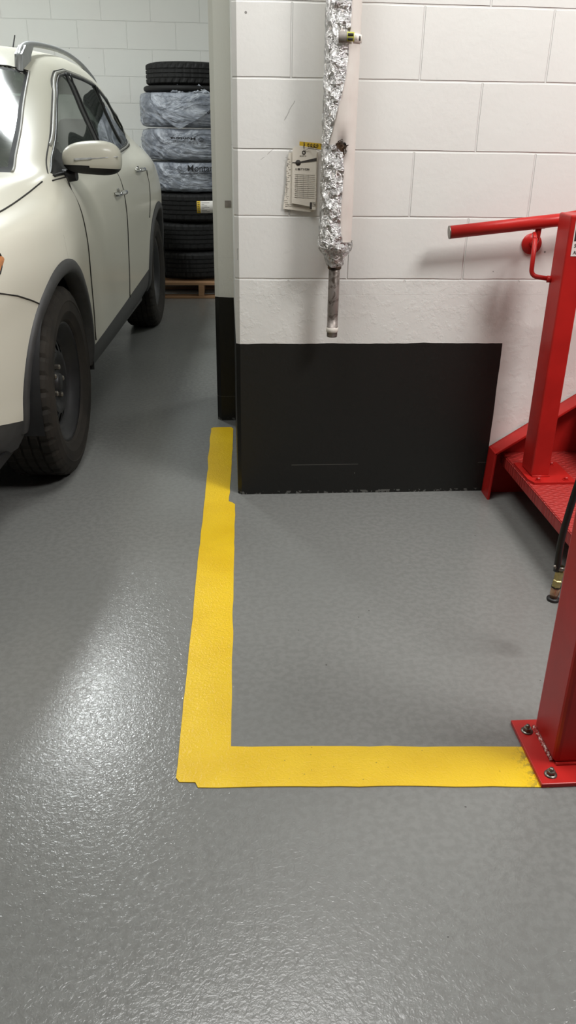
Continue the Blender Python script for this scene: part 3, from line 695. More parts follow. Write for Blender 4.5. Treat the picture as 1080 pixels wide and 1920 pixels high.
# pallet
pal = empty('wooden_pallet', (-.22, 7.18, 0)); tag(pal, 'wooden pallet under the stack of tyres', 'pallet')
for y0 in (-.465, -.19, .09, .365):
    pass
for k in range(5):
    y0 = -.465+k*.2075; MB().box(-.45, .45, y0, y0+.10, .108, .128, .002).build('deck_board', WOOD, pal)
for x0 in (-.45, -.022, .405):
    MB().box(x0, x0+.045, -.465, .465, .020, .108, .002).build('stringer_block', WOOD, pal)
for k in range(3):
    y0 = -.465+k*.415; MB().box(-.45, .45, y0, y0+.10, .001, .020, .002).build('bottom_board', WOOD, pal)

# ------------------------------------------------------------------ car
CA = math.atan(.05)
car = empty('car', (-.60, 3.15, 0), -CA); tag(car, 'white suv parked on the left with silver roof rail and black steel wheels', 'car')
# car frame: x = outwards on the visible side (0 at the tyre face), y = towards the tail, z up
UF, UR, WR = -.08, 2.60, .360; CV = -.92
def pchip(xs, ys, x):
    xs = np.array(xs, float); ys = np.array(ys, float); h = np.diff(xs); d = np.diff(ys)/h; m_ = np.zeros(len(xs))
    for i in range(1, len(xs)-1):
        if d[i-1]*d[i] > 0:
            w1 = 2*h[i]+h[i-1]; w2 = h[i]+2*h[i-1]; m_[i] = (w1+w2)/(w1/d[i-1]+w2/d[i])
    m_[0], m_[-1] = d[0], d[-1]
    i = np.clip(np.searchsorted(xs, x, side='right')-1, 0, len(xs)-2); t = (x-xs[i])/h[i]
    return (2*t**3-3*t**2+1)*ys[i]+(t**3-2*t**2+t)*h[i]*m_[i]+(-2*t**3+3*t**2)*ys[i+1]+(t**3-t**2)*h[i]*m_[i+1]
# rows of (s, u, v, z)
def low(z_nose, z_mid, z_tail, dv, un=0, ut=0):
    return [(-1.0, -.985+un, CV, z_nose), (-.93, -.94+un, -.56, z_nose), (-.83, -.855+un*.8, -.30+dv, z_nose), (-.70, -.71+un*.5, -.13+dv, z_nose), (-.50, -.50, -.045+dv, z_mid), (-.25, -.25, -.005+dv, z_mid), (0, 0, .008+dv, z_mid),
            (.4, .4, -.004+dv, z_mid), (1.2, 1.2, -.004+dv, z_mid), (2.1, 2.1, .0+dv, (z_mid+z_tail)/2), (2.6, 2.6, .008+dv, z_tail), (2.95, 2.95, -.012+dv, z_tail), (3.25, 3.22+ut*.5, -.075+dv, z_tail), (3.45, 3.42+ut, -.20+dv, z_tail), (3.57, 3.53+ut, -.48+dv*.5, z_tail), (3.64, 3.57+ut, CV, z_tail)]
ROWS = [
    low(.24, .25, .30, -.06, .05, -.03),
    low(.32, .33, .36, -.02, .01, 0),
    low(.45, .45, .47, -.008, 0, .02),
    low(.65, .68, .70, 0, .0, .03),
    low(.80, .86, .89, .002, .02, .02),
    [(-1.0, -.95, CV, .87), (-.93, -.91, -.60, .87), (-.83, -.83, -.34, .87), (-.70, -.70, -.17, .90), (-.50, -.50, -.075, .94), (-.25, -.25, -.035, .965), (0, 0, -.02, .985), (.4, .4, -.022, .99), (1.2, 1.2, -.022, 1.005), (2.1, 2.1, -.03, 1.04), (2.6, 2.6, -.03, 1.05), (2.95, 2.95, -.055, 1.05), (3.25, 3.22, -.12, 1.05), (3.45, 3.41, -.25, 1.05), (3.57, 3.51, -.50, 1.05), (3.64, 3.55, CV, 1.05)],
    [(-1.0, -.94, CV, .90), (-.93, -.88, -.62, .905), (-.83, -.80, -.40, .915), (-.70, -.68, -.24, .94), (-.50, -.50, -.16, .972), (-.25, -.25, -.125, 1.000), (0, 0, -.11, 1.035), (.2, .2, -.075, 1.082), (.48, .48, -.072, 1.088), (1.11, 1.11, -.08, 1.113), (1.7, 1.7, -.095, 1.135), (2.3, 2.3, -.14, 1.155), (2.65, 2.65, -.175, 1.168), (2.95, 2.95, -.19, 1.18), (3.25, 3.20, -.22, 1.18), (3.45, 3.37, -.33, 1.17), (3.57, 3.46, -.55, 1.16), (3.64, 3.50, CV, 1.15)],
    [(-1.0, -.93, CV, .91), (-.93, -.86, -.66, .92), (-.83, -.78, -.46, .932), (-.70, -.67, -.31, .957), (-.50, -.50, -.22, .990), (-.25, -.25, -.17, 1.018), (0, 0, -.145, 1.052), (.2, .2, -.105, 1.093), (.48, .48, -.105, 1.15), (1.11, 1.11, -.168, 1.28), (1.5, 1.5, -.175, 1.315), (1.7, 1.7, -.185, 1.32), (2.3, 2.3, -.215, 1.31), (2.65, 2.65, -.235, 1.29), (2.95, 2.95, -.245, 1.25), (3.25, 3.19, -.28, 1.22), (3.45, 3.34, -.38, 1.22), (3.57, 3.42, -.58, 1.21), (3.64, 3.45, CV, 1.20)],
    [(-1.0, -.92, CV, .92), (-.93, -.84, -.70, .933), (-.83, -.76, -.52, .948), (-.70, -.66, -.37, .972), (-.50, -.50, -.27, 1.004), (-.25, -.25, -.21, 1.033), (0, 0, -.175, 1.064), (.2, .2, -.125, 1.098), (.48, .48, -.14, 1.195), (.75, .75, -.185, 1.297), (1.085, 1.085, -.245, 1.415), (1.25, 1.25, -.265, 1.475), (1.45, 1.45, -.27, 1.508), (1.82, 1.82, -.27, 1.502), (2.175, 2.175, -.275, 1.487), (2.57, 2.57, -.285, 1.435), (2.83, 2.83, -.292, 1.37), (3.05, 3.03, -.30, 1.30), (3.25, 3.18, -.325, 1.28), (3.45, 3.31, -.42, 1.30), (3.57, 3.39, -.60, 1.30), (3.64, 3.41, CV, 1.30)],
    [(-1.0, -.915, CV, .925), (-.93, -.83, -.73, .94), (-.83, -.75, -.57, .957), (-.70, -.65, -.44, .982), (-.50, -.50, -.34, 1.017), (-.25, -.25, -.27, 1.048), (0, 0, -.235, 1.076), (.17, .17, -.205, 1.096), (.30, .30, -.222, 1.150), (.48, .48, -.245, 1.230), (.75, .75, -.292, 1.343), (1.0, 1.0, -.330, 1.445), (1.12, 1.12, -.345, 1.492), (1.3, 1.3, -.345, 1.540), (1.5, 1.5, -.340, 1.562), (1.85, 1.85, -.335, 1.575), (2.15, 2.15, -.338, 1.567), (2.57, 2.57, -.348, 1.530), (2.83, 2.83, -.36, 1.490), (3.05, 3.05, -.38, 1.445), (3.25, 3.22, -.42, 1.40), (3.45, 3.32, -.52, 1.40), (3.57, 3.37, -.68, 1.42), (3.64, 3.38, CV, 1.42)],
    [(-1.0, -.91, CV, .93), (-.93, -.82, -.77, .947), (-.83, -.74, -.65, .966), (-.70, -.64, -.56, .995), (-.50, -.50, -.50, 1.035), (-.25, -.25, -.47, 1.068), (0, 0, -.455, 1.090), (.19, .19, -.45, 1.098), (.45, .45, -.46, 1.235), (.75, .75, -.47, 1.385), (.985, .985, -.475, 1.497), (1.12, 1.12, -.48, 1.545), (1.3, 1.3, -.485, 1.578), (1.5, 1.5, -.49, 1.598), (1.85, 1.85, -.495, 1.617), (2.15, 2.15, -.50, 1.617), (2.57, 2.57, -.50, 1.595), (2.83, 2.83, -.51, 1.565), (3.05, 3.05, -.53, 1.53), (3.25, 3.24, -.57, 1.49), (3.45, 3.33, -.63, 1.48), (3.57, 3.36, -.75, 1.49), (3.64, 3.37, CV, 1.49)],
    [(-1.0, -.905, CV, .935), (-.93, -.81, -.84, .953), (-.83, -.73, -.78, .973), (-.70, -.63, -.73, 1.005), (-.50, -.50, -.71, 1.045), (-.25, -.25, -.70, 1.078), (0, 0, -.69, 1.098), (.12, .12, -.69, 1.103), (.45, .45, -.69, 1.270), (.75, .75, -.69, 1.425), (.92, .92, -.69, 1.512), (1.05, 1.05, -.69, 1.562), (1.3, 1.3, -.69, 1.605), (1.5, 1.5, -.69, 1.622), (1.85, 1.85, -.70, 1.640), (2.15, 2.15, -.70, 1.643), (2.57, 2.57, -.70, 1.628), (2.83, 2.83, -.70, 1.603), (3.05, 3.05, -.71, 1.572), (3.25, 3.25, -.73, 1.535), (3.45, 3.34, -.76, 1.525), (3.57, 3.36, -.83, 1.53), (3.64, 3.37, CV, 1.53)],
    [(-1.0, -.90, CV, .94), (-.93, -.80, CV, .957), (-.83, -.72, CV, .977), (-.70, -.62, CV, 1.010), (-.50, -.50, CV, 1.050), (-.25, -.25, CV, 1.083), (0, 0, CV, 1.102), (.10, .10, CV, 1.105), (.45, .45, CV, 1.285), (.75, .75, CV, 1.440), (.90, .90, CV, 1.520), (1.03, 1.03, CV, 1.570), (1.3, 1.3, CV, 1.615), (1.5, 1.5, CV, 1.632), (1.85, 1.85, CV, 1.650), (2.15, 2.15, CV, 1.654), (2.57, 2.57, CV, 1.640), (2.83, 2.83, CV, 1.617), (3.05, 3.05, CV, 1.588), (3.25, 3.25, CV, 1.55), (3.45, 3.35, CV, 1.54), (3.57, 3.37, CV, 1.54), (3.64, 3.38, CV, 1.54)],
]
S = np.concatenate([np.linspace(-1, -.5, 55, endpoint=False), np.linspace(-.5, 3.1, 280, endpoint=False), np.linspace(3.1, 3.64, 55)])
ctl = np.zeros((len(S), len(ROWS), 3))
for k, row in enumerate(ROWS):
    a = np.array(row)
    for c_ in range(3): ctl[:, k, c_] = pchip(a[:, 0], a[:, c_+1], S)
K = np.linspace(0, len(ROWS)-1, 118); kk = np.arange(len(ROWS))
G = np.zeros((len(S), len(K), 3))
mean = ctl.mean(0); dd = np.r_[0, np.cumsum(np.linalg.norm(np.diff(ctl[200], axis=0), axis=1))]
# smooth spline over rows (Catmull-Rom in row index)
def crk(A, K):
    n = A.shape[1]; i = np.clip(np.floor(K).astype(int), 0, n-2); t = (K-i)[None, :, None]
    p1 = A[:, i]; p2 = A[:, i+1]; p0 = np.where((i > 0)[None, :, None], A[:, np.maximum(i-1, 0)], 2*p1-p2); p3 = np.where((i < n-2)[None, :, None], A[:, np.minimum(i+2, n-1)], 2*p2-p1)
    L1 = np.linalg.norm(p2-p1, axis=2, keepdims=True)+1e-6; L0 = np.linalg.norm(p1-p0, axis=2, keepdims=True)+1e-6; L2 = np.linalg.norm(p3-p2, axis=2, keepdims=True)+1e-6
    m1 = ((p1-p0)/L0*L1+(p2-p1))/2*1.0; m2 = ((p2-p1)+(p3-p2)/L2*L1)/2
    return (2*t**3-3*t**2+1)*p1+(t**3-2*t**2+t)*m1+(-2*t**3+3*t**2)*p2+(t**3-t**2)*m2
G = crk(ctl, K); G[:, -1, 1] = CV
U_, V_, Z_ = G[..., 0], G[..., 1], G[..., 2]
cell = (G[:-1, :-1]+G[1:, :-1]+G[:-1, 1:]+G[1:, 1:])/4; cu, cv, cz = cell[..., 0], cell[..., 1], cell[..., 2]
kc = (K[:-1]+K[1:])/2; KC = np.broadcast_to(kc[None, :], cu.shape); SC = np.broadcast_to(((S[:-1]+S[1:])/2)[:, None], cu.shape)
def inpoly(x, y, poly):
    r = np.zeros(x.shape, bool); n = len(poly)
    for i in range(n):
        x0, y0 = poly[i]; x1, y1 = poly[(i+1) % n]
        if y0 == y1: continue
        c = ((y0 > y) != (y1 > y)) & (x < (x1-x0)*(y-y0)/(y1-y0)+x0); r ^= c
    return r
DLO = [(.23, 1.083), (.48, 1.087), (1.11, 1.113), (1.7, 1.135), (2.3, 1.153), (2.55, 1.162), (2.68, 1.172), (2.76, 1.192), (2.80, 1.225), (2.80, 1.265), (2.755, 1.32), (2.57, 1.407), (2.175, 1.474), (1.82, 1.490), (1.45, 1.496), (1.275, 1.475), (1.16, 1.435), (1.085, 1.395), (.75, 1.278), (.48, 1.176)]
side = (KC > 5.6) & (KC < 8.4)
dlo = side & inpoly(cu, cz, DLO)
BP = [(1.385, 1.515), (1.300, 1.09), (1.395, 1.09), (1.475, 1.515)]; CP = [(2.16, 1.50), (2.25, 1.12), (2.30, 1.12), (2.21, 1.50)]
SAIL = [(.1, 1.0), (.1, 1.3), (.50, 1.182), (.62, 1.06)]
bp = dlo & inpoly(cu, cz, BP); cp = dlo & inpoly(cu, cz, CP); sail = dlo & inpoly(cu, cz, SAIL)
rest = dlo & ~bp & ~cp & ~sail
g1 = rest & (cu < 1.43); g2 = rest & (cu >= 1.33) & (cu < 2.25) & ~(cu < 1.35); g2 = rest & ~g1 & (cu < 2.24); g3 = rest & ~g1 & ~g2
ub = np.interp(-cv, [.20, .45, .69, .92], [.17, .19, .12, .10]); ut = np.interp(-cv, [.34, .475, .69, .92], [1.08, .985, .92, .90])
wsh = (KC > 9.0) & (cu > ub) & (cu < ut) & (SC > 0)
frit = wsh & ((KC < 9.15) | (cu-ub < .05) | (ut-cu < .035))
wglass = wsh & ~frit
def arch(u0, r): return (KC < 5.5) & ((cu-u0)**2+(cz-WR)**2 < r*r)
cut = arch(UF, .425) | arch(UR, .425) | ((KC < 5) & (cz < WR) & ((abs(cu-UF) < .425) | (abs(cu-UR) < .425)))
zcl = np.interp(cu, [-.95, -.68, -.45, -.26, .3, .625, 1.255, 1.996, 2.6, 3.1, 3.6], [.42, .387, .342, .312, .38, .388, .408, .440, .47, .50, .52])
clad = (cz < zcl) & (KC < 4) & ~cut
HL = [(-.57, .915), (-.535, .885), (-.575, .845), (-.68, .805), (-.99, .745), (-.99, .850), (-.8, .885)]
head = (KC < 6) & inpoly(cu, cz, HL) & (cv < .2) & ~cut
TLp = [(3.02, .98), (3.06, 1.14), (3.7, 1.16), (3.7, .96)]
tail = (KC < 6.5) & inpoly(cu, cz, TLp) & ~cut
rg = (SC > 3.40) & (KC > 7.2) & (KC < 9.6) & (cv < -.45)
used = dlo | wsh | cut | clad | head | tail | rg
bump_ = ~used & (cz < np.interp(cu, [-.9, -.71, -.51, -.30], [.80, .815, .766, .695])) & (cu < -.30) & (KC < 6)
def snap(mask, curve, closed=True, tol=.022):
    c = np.zeros(U_.shape, int); t = np.zeros(U_.shape, int)
    for di in (0, 1):
        for dj in (0, 1):
            c[di:U_.shape[0]-1+di, dj:U_.shape[1]-1+dj] += mask; t[di:U_.shape[0]-1+di, dj:U_.shape[1]-1+dj] += 1
    pts = np.array(curve+([curve[0]] if closed else []), float)
    for i, j in zip(*np.nonzero((c > 0) & (c < t))):
        p = np.array([G[i, j, 0], G[i, j, 2]]); best = None
        for a, b_ in zip(pts[:-1], pts[1:]):
            d = b_-a; q = a+d*np.clip(((p-a)@d)/(d@d), 0, 1); e = np.hypot(*(q-p))
            if best is None or e < best[0]: best = (e, q)
        if best[0] < tol: SN.append((i, j, best[1]))
SN = []
zk = [-.95, -.68, -.45, -.26, .3, .625, 1.255, 1.996, 2.6, 3.1, 3.6]; zv = [.42, .387, .342, .312, .38, .388, .408, .440, .47, .50, .52]
snap(clad, list(zip(zk, zv)), False); snap(head, HL); snap(tail, TLp)
G0 = G.copy()
for i, j, q in SN:
    du, dz = q[0]-G0[i, j, 0], q[1]-G0[i, j, 2]; i1, i0 = min(i+1, len(S)-1), max(i-1, 0); j1, j0 = min(j+1, len(K)-1), max(j-1, 0)
    Ts = G0[i1, j]-G0[i0, j]; Tk = G0[i, j1]-G0[i, j0]; A_ = np.array([[Ts[0], Tk[0]], [Ts[2], Tk[2]]])
    if abs(np.linalg.det(A_)) > 1e-7:
        ab = np.linalg.solve(A_, [du, dz])
        if np.abs(ab).max() < 2.5: G[i, j] = G0[i, j]+Ts*ab[0]+Tk*ab[1]
hood = ~used & ~bump_ & (cu < ub+.0) & (KC > 6.05+0*cu) & (SC < .3)
DF = [(.44, .30), (.40, .75), (.36, 1.00), (.34, 1.12), (.9, 1.36), (1.14, 1.46), (1.27, 1.505), (1.46, 1.525), (1.42, 1.1), (1.40, .30)]
DR = [(1.40, .30), (1.42, 1.1), (1.46, 1.525), (1.9, 1.52), (2.16, 1.505), (2.24, 1.505), (2.30, 1.12), (2.34, .95), (2.20, .72), (2.12, .45), (2.10, .30)]
fd = ~used & inpoly(cu, cz, DF) & (KC < 8.5); rd = ~used & inpoly(cu, cz, DR) & (KC < 8.5) & ~fd
body = ~used & ~bump_ & ~hood & ~fd & ~rd
NK_ = len(K)
def panel(mask, mb=None, mi=0, both=True, off=0.0):
    b = mb or MB(); ii, jj = np.nonzero(mask)
    idx = np.stack([ii*NK_+jj, (ii+1)*NK_+jj, (ii+1)*NK_+jj+1, ii*NK_+jj+1], 1)
    un, invx = np.unique(idx, return_inverse=True); invx = invx.reshape(idx.shape); P3 = G.reshape(-1, 3)[un]
    vs = [(p[1], p[0], p[2]) for p in P3]; b.add(vs, [tuple(r) for r in invx.tolist()], mi)
    if both: b.add([(2*CV-x, y, z) for x, y, z in vs], [tuple(r[::-1]) for r in invx.tolist()], mi)
    return b
Gs = G.reshape(-1, 3); side_k = np.broadcast_to(K[None, :], U_.shape).reshape(-1)
# surface lookup
def surf(u, z, kmax=8.6, kmin=0.2):
    mk = (side_k < kmax) & (side_k > kmin); Q = Gs[mk]; d = (Q[:, 0]-u)**2+(Q[:, 2]-z)**2; i = np.argsort(d)[:4]; w_ = 1/(d[i]+1e-6); return float((Q[i, 1]*w_).sum()/w_.sum())
def surf_top(u, v):
    mk = (side_k > 6.0); Q = Gs[mk]; d = (Q[:, 0]-u)**2+(Q[:, 1]-v)**2; i = np.argsort(d)[:4]; w_ = 1/(d[i]+1e-6); return float((Q[i, 2]*w_).sum()/w_.sum())
def dens(pts, step=.02):
    out = []
    for a, b_ in zip(pts, pts[1:]):
        n = max(1, int(math.hypot(b_[0]-a[0], b_[1]-a[1])/step)); out += [(a[0]+(b_[0]-a[0])*k/n, a[1]+(b_[1]-a[1])*k/n) for k in range(n)]
    return out+[pts[-1]]
def seam(b, pts, r=.003, off=0, mi=1, n=6, kmax=8.6):
    P3 = [(surf(u, z, kmax)+off+.0010, u, z) for u, z in dens(pts)]
    # smooth x a little
    xs = [p[0] for p in P3]
    for _ in range(1 if kmax == 8.6 else 4): xs = [sum(xs[max(0, i-2):i+3])/len(xs[max(0, i-2):i+3]) for i in range(len(xs))]
    P3 = [(x, p[1], p[2]) for x, p in zip(xs, P3)]; b.tube(P3, r, n, mi); return P3
b = panel(body)
seam(b, [(-.02, .80), (-.04, .9)], .0001)
bo = b.build('body', [CARP, GAP], car); bo['label'] = 'pearl white body shell'
b = panel(hood); hp = [(surf_top(u, v) if False else 0, 0) for u, v in ()]
hk = int(np.argmin(abs(K-6.05))); P3 = [(G[i, hk, 1]-.001, G[i, hk, 0], G[i, hk, 2]+.001) for i in range(0, len(S)) if -.98 < S[i] < .13]
b.tube(P3, .0032, 6, 1); b.build('hood', [CARP, GAP], car)
b = panel(bump_); seam(b, [(-.33, .70), (-.42, .735), (-.51, .766), (-.60, .79), (-.70, .808)], .0026); b.build('front_bumper', [CARP, GAP], car)
def mirrored(o, parent):
    me = o.data.copy(); me.transform(Matrix.Translation((2*CV, 0, 0)) @ Matrix.Scale(-1, 4, (1, 0, 0))); me.flip_normals()
    d = o.copy(); d.data = me; COL.objects.link(d); d.parent = parent; return d
def both_sides(b, name, mats, parents, label=None):
    o = b.build(name, mats, parents[0]); d = mirrored(o, parents[1])
    if label: o['label'] = label; d['label'] = label
    return (o, d)
CC = (car, car)
both_sides(panel(clad, both=False), 'lower_cladding', CLAD, CC)
b = panel(head & (cu <= -.69), both=False); seam(b, HL[:5], .004, 0, 1); HLS = both_sides(b, 'headlight', [LENS, BLACK_PL], CC)
both_sides(panel(head & (cu > -.69), both=False), 'side_marker', AMBER, HLS, 'amber rear tip of the headlight')
b = panel(tail, both=False); seam(b, TLp[:2]+[(3.3, 1.15)], .004, 0, 1); both_sides(b, 'tail_light', [REDLENS, SILVER], CC)
b = panel(fd, both=False); seam(b, [(.44, .40), (.40, .75), (.36, 1.00), (.345, 1.075)], .0032); seam(b, [(1.40, .41), (1.42, 1.09)], .0032)
FDS = both_sides(b, 'front_door', [CARP, GAP], CC); fdo = FDS[0]
b = panel(rd, both=False); seam(b, [(2.325, 1.02), (2.33, .95), (2.22, .75)], .0032); RDS = both_sides(b, 'rear_door', [CARP, GAP], CC); rdo = RDS[0]
both_sides(panel(g1, both=False), 'door_window', GLASS, FDS); both_sides(panel(g2, both=False), 'door_window', GLASS, RDS); both_sides(panel(g3, both=False), 'quarter_window', GLASS, CC)
both_sides(panel(bp, both=False), 'window_pillar', BLACK_GL, CC); both_sides(panel(cp, both=False), 'window_pillar', BLACK_GL, CC); both_sides(panel(sail, both=False), 'sail_panel', BLACK_PL, FDS)
panel(wglass).build('windshield', WINDSH, car); panel(frit).build('windshield_border', FRIT, car); panel(rg).build('rear_window', GLASS, car)
b = MB()
P3 = seam(b, DLO+[DLO[0]], .006, .001, 0, 8, 8.05); fr_ = [(p[0]+.0, p[1], p[2]) for p in P3]
o = b.build('window_seal', BLACK_GL, car)
b = MB(); DL2 = [(.17, 1.070), (.48, 1.074), (1.11, 1.100), (1.7, 1.122), (2.3, 1.140), (2.6, 1.150), (2.74, 1.162), (2.83, 1.190), (2.865, 1.23), (2.86, 1.28), (2.81, 1.345), (2.59, 1.430), (2.175, 1.494), (1.82, 1.508), (1.45, 1.514), (1.25, 1.493), (1.13, 1.447), (1.06, 1.407), (.75, 1.298), (.46, 1.188), (.17, 1.070)]
seam(b, DL2, .0028, .0, 1, 6, 8.3)
sh = [((a[0]+c[0])/2, (a[1]+c[1])/2) for a, c in zip(DL2, [DLO[min(i, 19)] for i in range(21)])]
P3 = seam(b, [(1.11, 1.106), (1.7, 1.128), (2.3, 1.146), (2.58, 1.156), (2.71, 1.167), (2.795, 1.191), (2.832, 1.228), (2.83, 1.272), (2.782, 1.332), (2.58, 1.419), (2.175, 1.484), (1.82, 1.499), (1.45, 1.505), (1.262, 1.484), (1.145, 1.441), (1.07, 1.40), (.75, 1.288), (.46, 1.181)], .0085, -.001, 0, 8, 8.15)
b.build('window_surround', [GREYTRIM, GAP], car)
# lines on pillars
for q, r0 in (([(1.385, 1.495), (1.300, 1.118)], .005), ([(1.475, 1.495), (1.395, 1.12)], .005), ([(2.16, 1.478), (2.25, 1.15)], .005), ([(2.21, 1.472), (2.30, 1.155)], .004)):
    b = MB(); seam(b, q, r0, .001, 0); b.build('pillar_seal', BLACK_PL, car)
# windshield edge moulding
k9 = int(np.argmin(abs(K-9.0))); P3 = [(G[i, k9, 1], G[i, k9, 0], G[i, k9, 2]+.002) for i in range(len(S)) if .165 < S[i] < 1.09]
b = MB(); b.tube(P3, .005, 8); both_sides(b, 'windshield_moulding', GREYTRIM, CC)
b = MB(); hv = np.linspace(-.345, 2*CV+.345, 60); b.tube([(v, float(np.interp(min(-v, -(2*CV-v)), [.34, .475, .69, .92], [1.085, .99, .925, .905])), surf_top(float(np.interp(min(-v, -(2*CV-v)), [.34, .475, .69, .92], [1.085, .99, .925, .905])), v if v > CV else 2*CV-v)+.001) for v in hv], .004, 6); b.build('roof_seal', GAP, car)
b = MB(); b.box(CV+.245, CV+.345, .0, .001, 0, .001); 
# registration sticker inside the windshield top corner
def glass_pt(u, v): return Vector((v, u, surf_top(u, v)))
st = MB(); q = [glass_pt(.93, -.51), glass_pt(.93, -.60), glass_pt(.86, -.60), glass_pt(.86, -.51)]
st.add([p-Vector((0, -.004, .008)) for p in q], [(0, 1, 2, 3)], 0, False); st.build('windshield_sticker', WHITE, car, False)
# wheel arch flares and liners (both axles, both sides)
for uc in (UF, UR):
    for sgn in (1, -1):
        def X(v): return v if sgn > 0 else 2*CV-v
        b = MB(); vs = []; n = 60; sect = None
        for i in range(n+1):
            a = -.11+(PI+.22)*i/n; c_, s_ = math.cos(a), math.sin(a); zc = max(WR+.455*s_, .24)
            vv = surf(uc+.45*c_, max(.30, WR+.45*s_)); base_r = .455
            for (r, dx) in ((.458, -.004), (.456, .006), (.446, .013), (.420, .014), (.408, .006), (.404, -.05)):
                vs.append((X(vv+dx), uc+r*c_, WR+r*s_))
        b.add(vs, [(i*6+j, i*6+6+j, i*6+7+j, i*6+1+j) for i in range(n) for j in range(5)]); b.build('wheel_arch_flare', CLAD, car)
        b = MB(); M = Matrix.Translation((X(-.20), uc, WR)) @ Matrix.Rotation(PI/2, 4, 'Y')
        b.lathe([(.432, -.17), (.432, .19)], 40, M, a0=PI*.42 if False else 0, a1=2*PI)
        cutv = [(x, y, z) for x, y, z in b.v]; ff = [f for f in b.f if sum(cutv[i][2] for i in f)/4 > .27]
        b.f = ff; b.m = [0]*len(ff); b.sm = [True]*len(ff)
        b.box(min(X(-.39), X(-.37)), max(X(-.39), X(-.37)), uc-.43, uc+.43, .27, .79); b.build('wheel_liner', BLACK_PL, car)
# underbody
b = MB(); b.box(2*CV+.12, -.12, -.80, 3.38, .24, .27); b.build('underbody', BLACK_PL, car)
b = MB(); b.box(2*CV+.05, -.06, -.02+.45, 2.14, .25, .40, .01); b.build('sill', CLAD, car)
# wheels
def wheel(loc, side_, lab=None, steer=0):
    w_ = empty('wheel', loc, steer); w_.parent = car
    My = Matrix.Rotation(PI/2 if side_ > 0 else -PI/2, 4, 'Y')
    tire_mb(WR, .225, .218, b=None, M=My).build('tire', DUSTY, w_, False)
    # steel rim: barrel + dished disc with a ring of holes
    b = MB(); b.lathe([(.218, -.085), (.224, -.088), (.226, -.082), (.205, -.07), (.195, .03), (.210, .066), (.226, .074), (.232, .082), (.228, .088), (.218, .082), (.205, .070), (.190, .055), (.180, .040)], 64, My)
    b.lathe([(.180, .040), (.172, .036), (.165, .042)], 64, My)
    n = 64; vs = []; pr = [(.165, .042), (.150, .050), (.120, .060)]
    for k in range(n):
        a = 2*PI*k/n
        for r, h in pr: vs.append(My @ Vector((r*math.cos(a), r*math.sin(a), h)))
    fs = []
    for k in range(n):
        for j in range(2):
            if k % 4 in (1, 2): continue
            fs.append((k*3+j, ((k+1) % n)*3+j, ((k+1) % n)*3+j+1, k*3+j+1))
    b.add(vs, fs)
    b.lathe([(.120, .060), (.100, .060), (.085, .048), (.060, .042), (.040, .046), (.034, .062), (.030, .066), (0, .066)], 48, My); b.build('rim', RIM, w_)
    b = MB(); b.lathe([(.19, .0), (.05, .0)], 32, My); b.build('brake_drum', simple_dark, w_)
    for k in range(5):
        a = 2*PI*k/5+.3; b = MB(); b.lathe([(.011, .040), (.011, .060), (.007, .064), (0, .064)], 6, My @ Matrix.Translation((.057*math.cos(a), .057*math.sin(a), 0)), smooth=False); b.build('lug_nut', STEEL, w_)
    if lab: w_['label'] = lab
    return w_
simple_dark = simple('dark_brake_metal', srgb(40, 36, 34), .7, .3, nscale=30, var=.2)  # dark brown-grey metal of the drum behind the rim holes
w0 = wheel((-.115, UF, WR), 1)
for (x, y, z, rz) in ((-.115, UR, WR, 0), (2*CV+.115, UF, WR, PI), (2*CV+.115, UR, WR, PI)):
    c2 = w0.copy(); COL.objects.link(c2); c2.location = (x, y, z); c2.rotation_euler = (0, 0, rz)
    for ch in list(w0.children): d = ch.copy(); COL.objects.link(d); d.parent = c2
# roof rails
for sgn in (1, -1):
    def X(v): return v if sgn > 0 else 2*CV-v
    path = cr([(X(-.385), 1.055, 1.470), (X(-.385), 1.085, 1.535), (X(-.387), 1.15, 1.580), (X(-.388), 1.30, 1.607), (X(-.388), 1.55, 1.622), (X(-.388), 1.85, 1.630), (X(-.390), 2.15, 1.624), (X(-.392), 2.45, 1.600), (X(-.396), 2.70, 1.565), (X(-.40), 2.86, 1.535), (X(-.402), 2.93, 1.505)], 6)
    n = len(path); b = MB(); b.tube(path, [.019 if i < 8 else .0135 for i in range(n)], 14)
    # solid front and rear feet
    b.add([(X(-.385)+dx, u, z) for dx in (-.017, .017) for u, z in ((1.045, 1.465), (1.075, 1.55), (1.16, 1.592), (1.30, 1.600), (1.24, 1.560), (1.20, 1.510))], [(0, 1, 2, 3, 4, 5), (11, 10, 9, 8, 7, 6)]+[(i, i+6, (i+1) % 6+6, (i+1) % 6) for i in range(6)], 0, False)
    b.add([(X(-.40)+dx, u, z) for dx in (-.014, .014) for u, z in ((2.50, 1.585), (2.72, 1.560), (2.92, 1.505), (2.80, 1.500), (2.62, 1.530))], [(0, 1, 2, 3, 4), (9, 8, 7, 6, 5)]+[(i, i+5, (i+1) % 5+5, (i+1) % 5) for i in range(5)], 0, False)
    b.build('roof_rail', SILVER, car)
    b = MB(); b.tube([(X(-.385), 1.17+.03*k if False else u, z) for u, z in ((1.00, 1.425), (1.06, 1.455))], .022, 8); b.box(min(X(-.40), X(-.36)), max(X(-.40), X(-.36)), 1.02, 1.09, 1.44, 1.475, .006); b.build('rail_base', GREYTRIM, car)
b = MB(); b.tube([(-.92+.0, 2.83, surf_top(2.83, -.92)-.01), (-.915, 2.86, 1.66), (-.91, 2.97, 1.79)], [.006, .0045, .004], 8); b.build('antenna', BLACK_PL, car)
